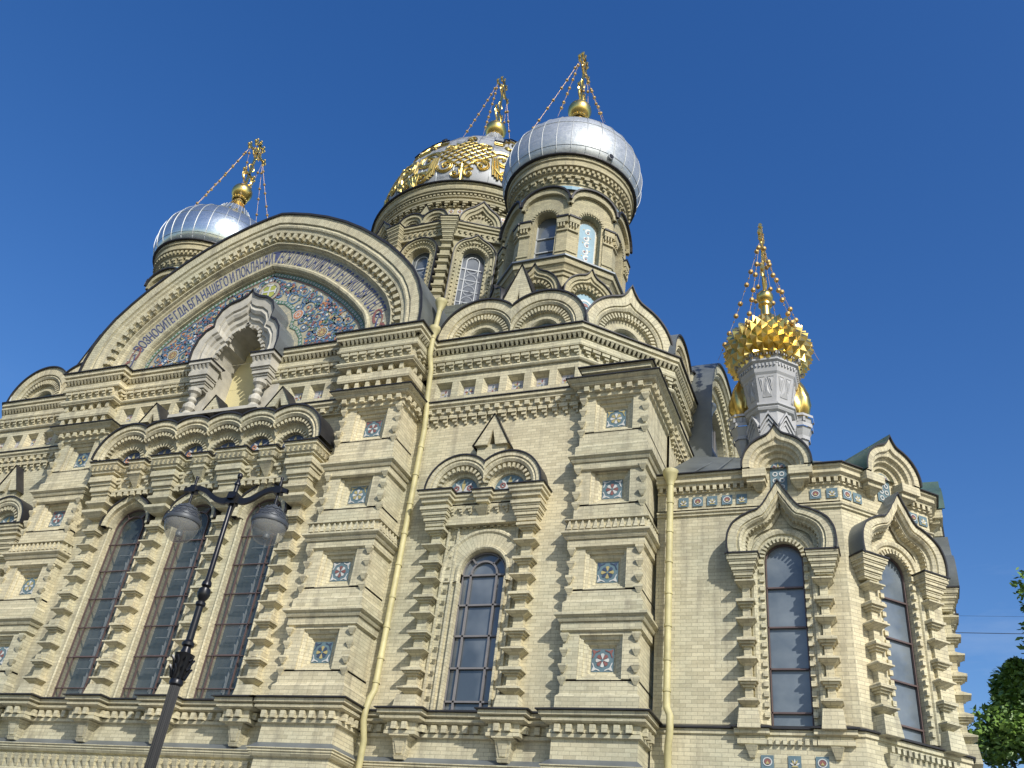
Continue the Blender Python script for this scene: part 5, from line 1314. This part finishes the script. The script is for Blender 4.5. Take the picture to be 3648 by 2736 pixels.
for u in (-2.36, -2.0, -1.64, -1.27, -.91, .84, 1.22): tile(aF[0], u, 12.7, .13, .03, k % 2, 'lotus'); k += 1
for u in (-1.17, -.86, .86, 1.17): tile(aF[1], u, 12.7, .13, .03, k % 2, 'lotus'); k += 1
for u in (-.53, .02, .57): tile(aF[0], u, 6.48, .13, .14, k % 2, 'lotus'); k += 1
# small porch roof at bottom right
mb = MB(); F = aF[1]
mb.quad([F.p(-1.0, .1, 6.35), F.p(0, .1, 6.6), F.p(0, 1.2, 6.3), F.p(-1.0, 1.2, 6.0)], 'zinc'); mb.quad([F.p(1.0, .1, 6.35), F.p(0, .1, 6.6), F.p(0, 1.2, 6.3), F.p(1.0, 1.2, 6.0)], 'zinc')
mb.plate(F, [(-1, 6.0), (0, 6.3), (1, 6.0)], [], 1.2, None, 'brick'); mb.build('porch_roof', church)
# apse roof
mb = MB(); rp = [(-5.2, 20.85), (-.74, 20.85), (1.25, 22.85), (1.25, 25.7), (-.74, 27.7), (-5.2, 27.7)]
for i in range(5): mb.quad([(*rp[i], 13.47), (*rp[i+1], 13.47), (-1.9, 24.1, 15.5), (-4.9, 24.1, 15.9)] if i == 0 or i == 4 else [(*rp[i], 13.47), (*rp[i+1], 13.47), (-1.9, 24.1, 15.5)], 'roof_green' if i else 'roof_metal')
mb.build('apse_roof', church)
mb = MB()
for k in range(7):
    x = -5.0+k*.62; mb.tube([(x, 20.9, 13.5), (x*.7-1.1, 24.1, 15.75)], .02, 4, 'roof_metal')
mb.build('roof_seams', church)
# ------------------------------------------------- marble turret with spiked gilded dome
TX, TY = -2.62, 24.1
def turret():
    mb = MB(); B = 'marble'
    def oc(a): return octa(TX, TY, a)
    v0 = 0
    def band_(a, prof): mb.sweep(oc(a), prof, B, closed=True)
    band_(.82, [(0, 14.2), (0, 18.0)])
    for i in range(8):
        F = Frame(TX, TY, -90+45*i).sh(0, .82); wz = .82*math.tan(math.pi/8)
        for j, zz in enumerate((15.9, 16.05, 16.2)):
            h = .3
            mb.plate(F, [(-wz*1.02, zz), (-wz*.3, zz+h*1.1), (wz*.3, zz+h*1.1) if False else (0, zz+h*1.4), (wz*1.02, zz), (wz*1.02, zz+.09), (0, zz+h*1.4+.1), (-wz*1.02, zz+.09)], [], .05+.05*j, 0, B)
        mb.plate(F, [(-.2, 15.4), (.2, 15.4), (0, 15.95)], [], .04, 0, B)
    band_(.82, [(0, 16.75), (.1, 16.78), (.14, 16.85), (.1, 16.9), (.18, 16.93), (.18, 17.0), (0, 17.02)])
    for i in range(8):   # flared panels with pyramids
        F = Frame(TX, TY, -90+45*i); wz0 = .8*math.tan(math.pi/8); wz1 = 1.02*math.tan(math.pi/8)
        mb.quad([F.p(-wz0, .8, 17.0), F.p(wz0, .8, 17.0), F.p(wz1, 1.02, 18.0), F.p(-wz1, 1.02, 18.0)], B)
        def q(u, z, h=.0): a = .8+.22*(z-17.0); return F.p(u, a+h, z)
        def tri(a, b, c, h):
            ce = ((a[0]+b[0]+c[0])/3, (a[1]+b[1]+c[1])/3)
            for p0, p1 in ((a, b), (b, c), (c, a)): mb.quad([q(*p0, .0), q(*p1, .0), q(*ce, -h)], 'marble')
            for p0, p1 in ((a, b), (b, c), (c, a)): mb.tube([q(*p0, .01), q(*p1, .01)], .016, 4, B)
        tri((-.17, 17.25), (.17, 17.25), (0, 17.85), -.06); tri((-.3, 17.9), (-.06, 17.9), (-.19, 17.45), -.05); tri((.3, 17.9), (.06, 17.9), (.19, 17.45), -.05)
    band_(.98, [(0, 17.95), (.04, 17.98), (.1, 18.05), (.14, 18.2), (.14, 18.3), (.16, 18.31), (.16, 18.36), (.26, 18.4), (.26, 18.46), (.22, 18.48), (.22, 18.5), (.36, 18.75), (.36, 18.78), (.28, 18.8), (.28, 18.82), (.3, 18.84), (.3, 19.1), (0, 19.12)])
    P_ = oc(1.24); mb.dent(P_, 18.55, 18.72, -.02, .1, .06, .12, B, closed=True); P_ = oc(1.12); mb.dent(P_, 18.22, 18.32, -.02, .06, .07, .15, B, closed=True)
    mb.v = [(TX+(x-TX)*.73, TY+(y-TY)*.73, z+.1) for x, y, z in mb.v]
    tr = mb.build('turret', church); tr['label'] = 'octagonal pale grey marble turret on the apse roof'
    # spiked dome: staggered pyramids on a bulb
    prof = [(.74, 18.45), (.93, 18.65), (1.08, 18.9), (1.17, 19.18), (1.19, 19.47), (1.13, 19.76), (1.0, 20.03), (.82, 20.26), (.6, 20.45), (.38, 20.58)]; prof = [(.62, 18.5), (.86, 18.62), (1.03, 18.78), (1.15, 18.98), (1.21, 19.2), (1.22, 19.43), (1.17, 19.66), (1.07, 19.87), (.93, 20.06), (.76, 20.22), (.57, 20.35), (.36, 20.44)]
    g = MB(); n = 24
    g.lathe(TX, TY, [(.6, 18.35)]+[(max(.05, q-.03), z) for q, z in prof]+[(.2, 20.62)], 36, 'gold')
    def pt(i, j, h=0):
        r, z = prof[j]; a = 2*math.pi*(i+(j % 2)*.5)/n
        k0 = prof[max(j-1, 0)]; k1 = prof[min(j+1, len(prof)-1)]; dr_, dz = k1[0]-k0[0], k1[1]-k0[1]; L_ = math.hypot(dr_, dz)
        return (TX+(r+h*dz/L_)*math.cos(a), TY+(r+h*dz/L_)*math.sin(a), z-h*dr_/L_)
    for j in range(1, len(prof)-1):
        for i in range(n):
            o = (j % 2)
            L_, R_ = pt(i-.5-.0, j, .0), pt(i+.5, j, .0)
            e_ = .5 if j % 2 else -.5
            D, U_ = pt(i+e_, j-1), pt(i+e_, j+1)
            A = pt(i, j, .16 if 1 < j < 9 else .11)
            for p0, p1 in ((L_, U_), (U_, R_), (R_, D), (D, L_)): g.quad([p0, p1, A], 'gold')
    g.build('spiked_dome', tr)
    g = MB(); g.lathe(TX, TY, [(.42, 20.48), (.26, 20.62), (.2, 20.7), (.26, 20.76), (.16, 20.84), (.15, 21.2), (.22, 21.26), (.22, 21.32), (.14, 21.36)], 16, 'gold')
    g.ball((TX, TY, 21.62), .27, 'gold', 20); g.build('orb', tr, smooth=True)
    cross((TX, TY, 21.75), 3.0, tr)
    for kx in range(6):
        q = math.radians(kx*60+12); top = (TX+.03*math.cos(q), TY+(.42 if math.sin(q) > 0 else -.42), 23.95) if kx % 3 == 1 else (TX, TY+(.3 if math.sin(q) > 0 else -.3), 24.0)
        chain(top, (TX+1.52*math.cos(q), TY+1.52*math.sin(q), 19.1), tr, .3, 7, .085)
    # two gilded side cupolas with scale shapes
    for dx, dy in ((-.88, .4), (.72, .65)):
        g = MB(); x, y = TX+dx, TY+dy; dzc = .42
        rows = [(.12, 16.75), (.3, 16.85), (.46, 17.1), (.5, 17.4), (.42, 17.75), (.26, 18.05), (.1, 18.3), (.03, 18.5)]
        def cp(i, k):
            r_, z = rows[k]; a_ = i*2*math.pi/48; r_ *= .62+.27*abs(math.cos(2.5*a_+k*.6)); return (x+r_*math.cos(a_), y+r_*math.sin(a_), z)
        for i in range(48):
            for k in range(len(rows)-1): g.quad([cp(i, k), cp(i+1, k), cp(i+1, k+1), cp(i, k+1)], 'gold')
        g.ball((x, y, 18.6), .08, 'gold', 8)
        g.v = [(a_, b_, c_+dzc) for a_, b_, c_ in g.v]
        g.build('small_cupola', tr, smooth=True)
        g = MB(); F = Frame(x, y, -90)
        for z0, z1, a0_, a1_ in ((15.5, 16.0, .12, .26), (16.0, 16.12, .3, .3), (16.12, 16.4, .26, .36), (16.4, 16.52, .4, .4), (16.52, 16.72, .34, .38), (16.72, 16.8, .44, .44)): g.sweep(octa(x, y, 1.0), [(a0_-1, z0), (a1_-1, z1)], 'marble', closed=True)
        for k in range(3): u = -.2+k*.2; g.box(F, u-.03, u+.03, .3, .4, 16.54, 16.7, 'marble')
        g.v = [(a_, b_, c_+dzc) for a_, b_, c_ in g.v]; g.build('side_bracket', tr)
turret()
# ------------------------------------------------- downpipes
def pipe(pts, r, heads, clips, mat='pipe_yellow', label=''):
    mb = MB(); mb.tube(pts, r, 14, mat)
    for (x, y, z) in clips: mb.tube([(x, y, z-.03), (x, y, z+.03)], r*1.2, 14, mat); mb.tube([(x, y, z), (x+.02, y+.3, z)], .012, 4, 'iron')
    o = mb.build('downpipe', church, smooth=True); o['label'] = label
    for (x, y, z, R_) in heads:
        h = MB(); h.lathe(x, y, [(r*1.1, z-.42), (r*1.15, z-.36), (R_*.55, z-.3), (R_*.95, z-.12), (R_, z-.1), (R_, z), (R_*.9, z), (R_*.5, z-.2)], 20, mat); h.build('funnel', o, smooth=True)
pipe([(-12.0, 19.78, 19.45), (-12.0, 19.7, 18.1), (-12.0, 19.72, 17.6), (-11.98, 19.9, 17.2), (-11.97, 20.0, 16.2), (-11.95, 20.03, 15.9), (-11.93, 20.1, 15.2), (-11.93, 20.1, 7.7), (-11.93, 19.95, 7.45), (-11.93, 19.86, 7.15), (-11.93, 19.86, 6.9), (-11.93, 20.05, 6.5), (-11.93, 20.08, .2)], .078,
     [(-12.0, 19.78, 19.75, .19), (-12.0, 19.7, 18.62, .18)], [(-11.93, 20.1, z) for z in (14.6, 13.7, 12.8, 11.9, 11, 10.1, 9.3, 8.5, 7.9)], label='yellow downpipe beside the pier right of the triple window')
pipe([(-4.82, 20.68, 13.2), (-4.82, 20.68, 7.75), (-4.8, 20.62, 7.5), (-4.7, 20.5, 7.3), (-4.7, 20.5, 6.95), (-4.76, 20.62, 6.7), (-4.78, 20.64, .2)], .08, [(-4.82, 20.68, 13.5, .2)], [(-4.82, 20.68, z) for z in (12.6, 11.8, 11, 10.2, 9.4, 8.6, 7.9)], label='yellow downpipe beside the corner pier and apse')
pipe([(-4.95, 26.6, 19.1), (-4.95, 26.6, 17.6), (-4.7, 26.7, 17.1), (-4.7, 26.7, 15.5)], .13, [(-4.95, 26.6, 19.3, .28)], [], 'zinc', 'grey downpipe behind the apse roof')
# ================================================================ STREET LAMP
lamp = thing('street_lamp', 'black cast iron street lamp with two hanging glass bowls in front of the church', 'street lamp')
LX, LY = -7.14, 7.95
mb = MB()
mb.lathe(LX, LY, [(.26, 0), (.26, .35), (.22, .4), (.2, .9), (.15, 1.0), (.14, 1.15), (.11, 1.25), (.098, 1.3), (.085, 4.1), (.1, 4.12), (.1, 4.16), (.08, 4.18), (.085, 4.22), (.1, 4.32), (.14, 4.42), (.15, 4.44), (.08, 4.46), (.065, 4.5), (.06, 4.52), (.09, 4.54), (.09, 4.57), (.055, 4.6), (.052, 4.98), (.075, 5.0), (.075, 5.03), (.05, 5.05), (.085, 5.09), (.1, 5.13), (.085, 5.19), (.05, 5.21), (.075, 5.23), (.07, 5.27), (.042, 5.3), (.036, 6.5), (.05, 6.51), (.05, 6.54), (.03, 6.56), (.02, 6.6)], 24, 'iron')
mb.ball((LX, LY, 6.635), .045, 'iron', 12)
mb.v = [(LX+(x-LX)*(.6 if z < 4.11 else .74), LY+(y-LY)*(.6 if z < 4.11 else .74), z) for x, y, z in mb.v]
for k in range(16): a = k*.393; mb.tube([(LX+.058*math.cos(a), LY+.058*math.sin(a), 1.3), (LX+.051*math.cos(a), LY+.051*math.sin(a), 4.1)], .0075, 4, 'iron')
for k in range(8):
    a = k*.785
    for z in (4.24, 4.34): mb.tube([(LX+.07*math.cos(a), LY+.07*math.sin(a), z-.06), (LX+.095*math.cos(a+.2), LY+.095*math.sin(a+.2), z+.02), (LX+.115*math.cos(a+.1), LY+.115*math.sin(a+.1), z+.06), (LX+.09*math.cos(a), LY+.09*math.sin(a), z+.03)], .016, 5, 'iron')
mb.build('pole', lamp, smooth=True)
AD = Vector((.984, .177, 0)).normalized()
mb = MB()
for s_ in (-1, 1):
    pts = []
    for k in range(25):
        f = k/24; x = f*.68; q_ = min(1, max(0, (f-.15)/.62)); z = 6.325-.035*math.sin(min(1, f*1.8)*3.14)+.14*q_*q_*(3-2*q_)-.03*max(0, f-.82)/.18 ; pts.append((x, z))
    for (x0, z0), (x1, z1) in zip(pts, pts[1:]):
        for sg in (0,):
            F = Frame(LX, LY, math.degrees(math.atan2(AD.y, AD.x))-90)
            t0 = .042*(1-x0*.6); t1 = .042*(1-x1*.6)
            mb.quad([F.p(s_*x0, .02, z0-t0), F.p(s_*x1, .02, z1-t1), F.p(s_*x1, .02, z1+t1), F.p(s_*x0, .02, z0+t0)], 'iron'); mb.quad([F.p(s_*x0, -.02, z0-t0), F.p(s_*x1, -.02, z1-t1), F.p(s_*x1, -.02, z1+t1), F.p(s_*x0, -.02, z0+t0)], 'iron')
            mb.quad([F.p(s_*x0, -.02, z0-t0), F.p(s_*x1, -.02, z1-t1), F.p(s_*x1, .02, z1-t1), F.p(s_*x0, .02, z0-t0)], 'iron'); mb.quad([F.p(s_*x0, -.02, z0+t0), F.p(s_*x1, -.02, z1+t1), F.p(s_*x1, .02, z1+t1), F.p(s_*x0, .02, z0+t0)], 'iron')
    F = Frame(LX, LY, math.degrees(math.atan2(AD.y, AD.x))-90)
    mb.fr(F, s_*.56-.045, s_*.56+.045, -.045, .045, 6.4, s_*.56-.03, s_*.56+.03, -.045, .045, 6.49, 'iron')
mb.box(F, -.055, .055, -.055, .055, 6.25, 6.4, 'iron'); mb.fr(F, -.04, .04, .055, .09, 6.3, -.055, .055, .055, .06, 6.36, 'iron')
mb.build('arm', lamp)
for s_ in (-1, 1):
    hx, hy = LX+AD.x*s_*.56, LY+AD.y*s_*.56; zt = 5.95 if s_ < 0 else 5.95
    def fix(m_): m_.v = [(hx+(x-hx)*.77, hy+(y-hy)*.77, 6.02+(z-5.72)*.9) for x, y, z in m_.v]
    mb = MB(); mb.lathe(hx, hy, [(.02, 5.96), (.02, 6.36), (.026, 6.36), (.026, 6.39), (0, 6.4)], 10, 'iron')
    mb.lathe(hx, hy, [(.02, 5.99), (.05, 5.97), (.07, 5.95), (.14, 5.92), (.2, 5.86), (.235, 5.78), (.24, 5.75), (.275, 5.745), (.285, 5.72), (.275, 5.69), (.25, 5.69), (.25, 5.72), (.1, 5.74)], 32, 'lamp_grey')
    for row, (r, z) in enumerate(((.1, 5.945), (.16, 5.905), (.21, 5.85), (.235, 5.79))):
        for k in range(12):
            a = (k+row*.5)*.5236; q = []
            for b in range(-80, 81, 20):
                da = math.radians(b)*.0; aa = a+.24*math.sin(math.radians(b)); zz = z-.035*math.cos(math.radians(b)); rr = r+.022+.018*math.cos(math.radians(b)); q.append((hx+rr*math.cos(aa), hy+rr*math.sin(aa), zz))
            mb.tube(q, .006, 4, 'lamp_grey')
    fix(mb); h = mb.build('lamp_head', lamp, smooth=True)
    mb = MB(); mb.lathe(hx, hy, [(.262, 5.7), (.262, 5.66), (.25, 5.6), (.22, 5.53), (.17, 5.475), (.11, 5.445), (.05, 5.432), (0, 5.43)], 36, 'lamp_glass'); fix(mb); mb.build('glass_bowl', h, smooth=True)
    mb = MB(); mb.lathe(hx, hy, [(.0, 5.5), (.045, 5.51), (.055, 5.55), (.035, 5.62), (.03, 5.72)], 14, 'zinc'); fix(mb); mb.build('bulb', h, smooth=True)
# ================================================================ TREES, WIRES
def tree(name, x, y, z0, h, r, label, n=5200, seed=1):
    R_ = random.Random(seed); t_ = thing(name, label, 'tree', group='leafy street trees beyond the apse')
    mb = MB(); trunk = []
    for k in range(8): trunk.append((x+.15*math.sin(k), y+.1*math.cos(k*1.3), z0+h*.7*k/7))
    mb.tube(trunk, .3, 10, 'bark', .08); blobs = []
    for k in range(40):
        a = R_.uniform(0, 6.28); hh = R_.uniform(.28, 1.0); rr = r*R_.uniform(.25, 1)*math.sin(math.pi*min(1, .25+hh*.68)); c = Vector((x+rr*math.cos(a), y+rr*math.sin(a), z0+h*hh)); blobs.append((c, R_.uniform(.35, 1.0)*r*.33))
        st = Vector((x, y, z0+h*max(.15, hh-.25))); mb.tube([st, st.lerp(c, .5)+Vector((0, 0, .2)), c], .07, 5, 'bark', .015)
    mb.build('trunk', t_, smooth=True)
    lf = MB()
    for k in range(n):
        c, br = R_.choice(blobs); d = Vector((R_.gauss(0, 1), R_.gauss(0, 1), R_.gauss(0, .8))); d.normalize(); q = c+d*br*R_.uniform(.35, 1.1)**.6
        s_ = R_.choice((.05, .065, .08, .1, .12)); a = Vector((R_.uniform(-1, 1), R_.uniform(-1, 1), R_.uniform(-.6, .6))).normalized(); b = a.orthogonal().normalized()
        b = (b*math.cos(k)+a.cross(b)*math.sin(k)).normalized()
        lf.quad([tuple(q-a*s_*1.3), tuple(q+b*s_*.6), tuple(q+a*s_*1.3), tuple(q-b*s_*.6)], 'leaf')
    lf.build('crown', t_)
tree('leafy_tree', 5.8, 33, 0, 15.8, 3.5, 'taller leafy tree cut by the right edge of the photo', 26000, 3)
tree('leafy_tree', 3.9, 35, 0, 12.9, 3.2, 'lower leafy tree close behind the apse', 24000, 5)
for i, (za, zb, r) in enumerate(((12.85, 12.75, .011), (13.4, 13.3, .004))):
    mb = MB(); pts = [Vector((1.4, 31, za)).lerp(Vector((30, 34, zb+1.0)), k/12)-Vector((0, 0, .6*4*(k/12)*(1-k/12)*.4)) for k in range(13)]; mb.tube(pts, r, 5, 'wire')
    o = mb.build('overhead_cable'); o['label'] = ['thicker overhead cable from the apse to the trees', 'thin overhead cable above the thicker one'][i]; o['category'] = 'cable'; o['group'] = 'overhead cables right of the apse'
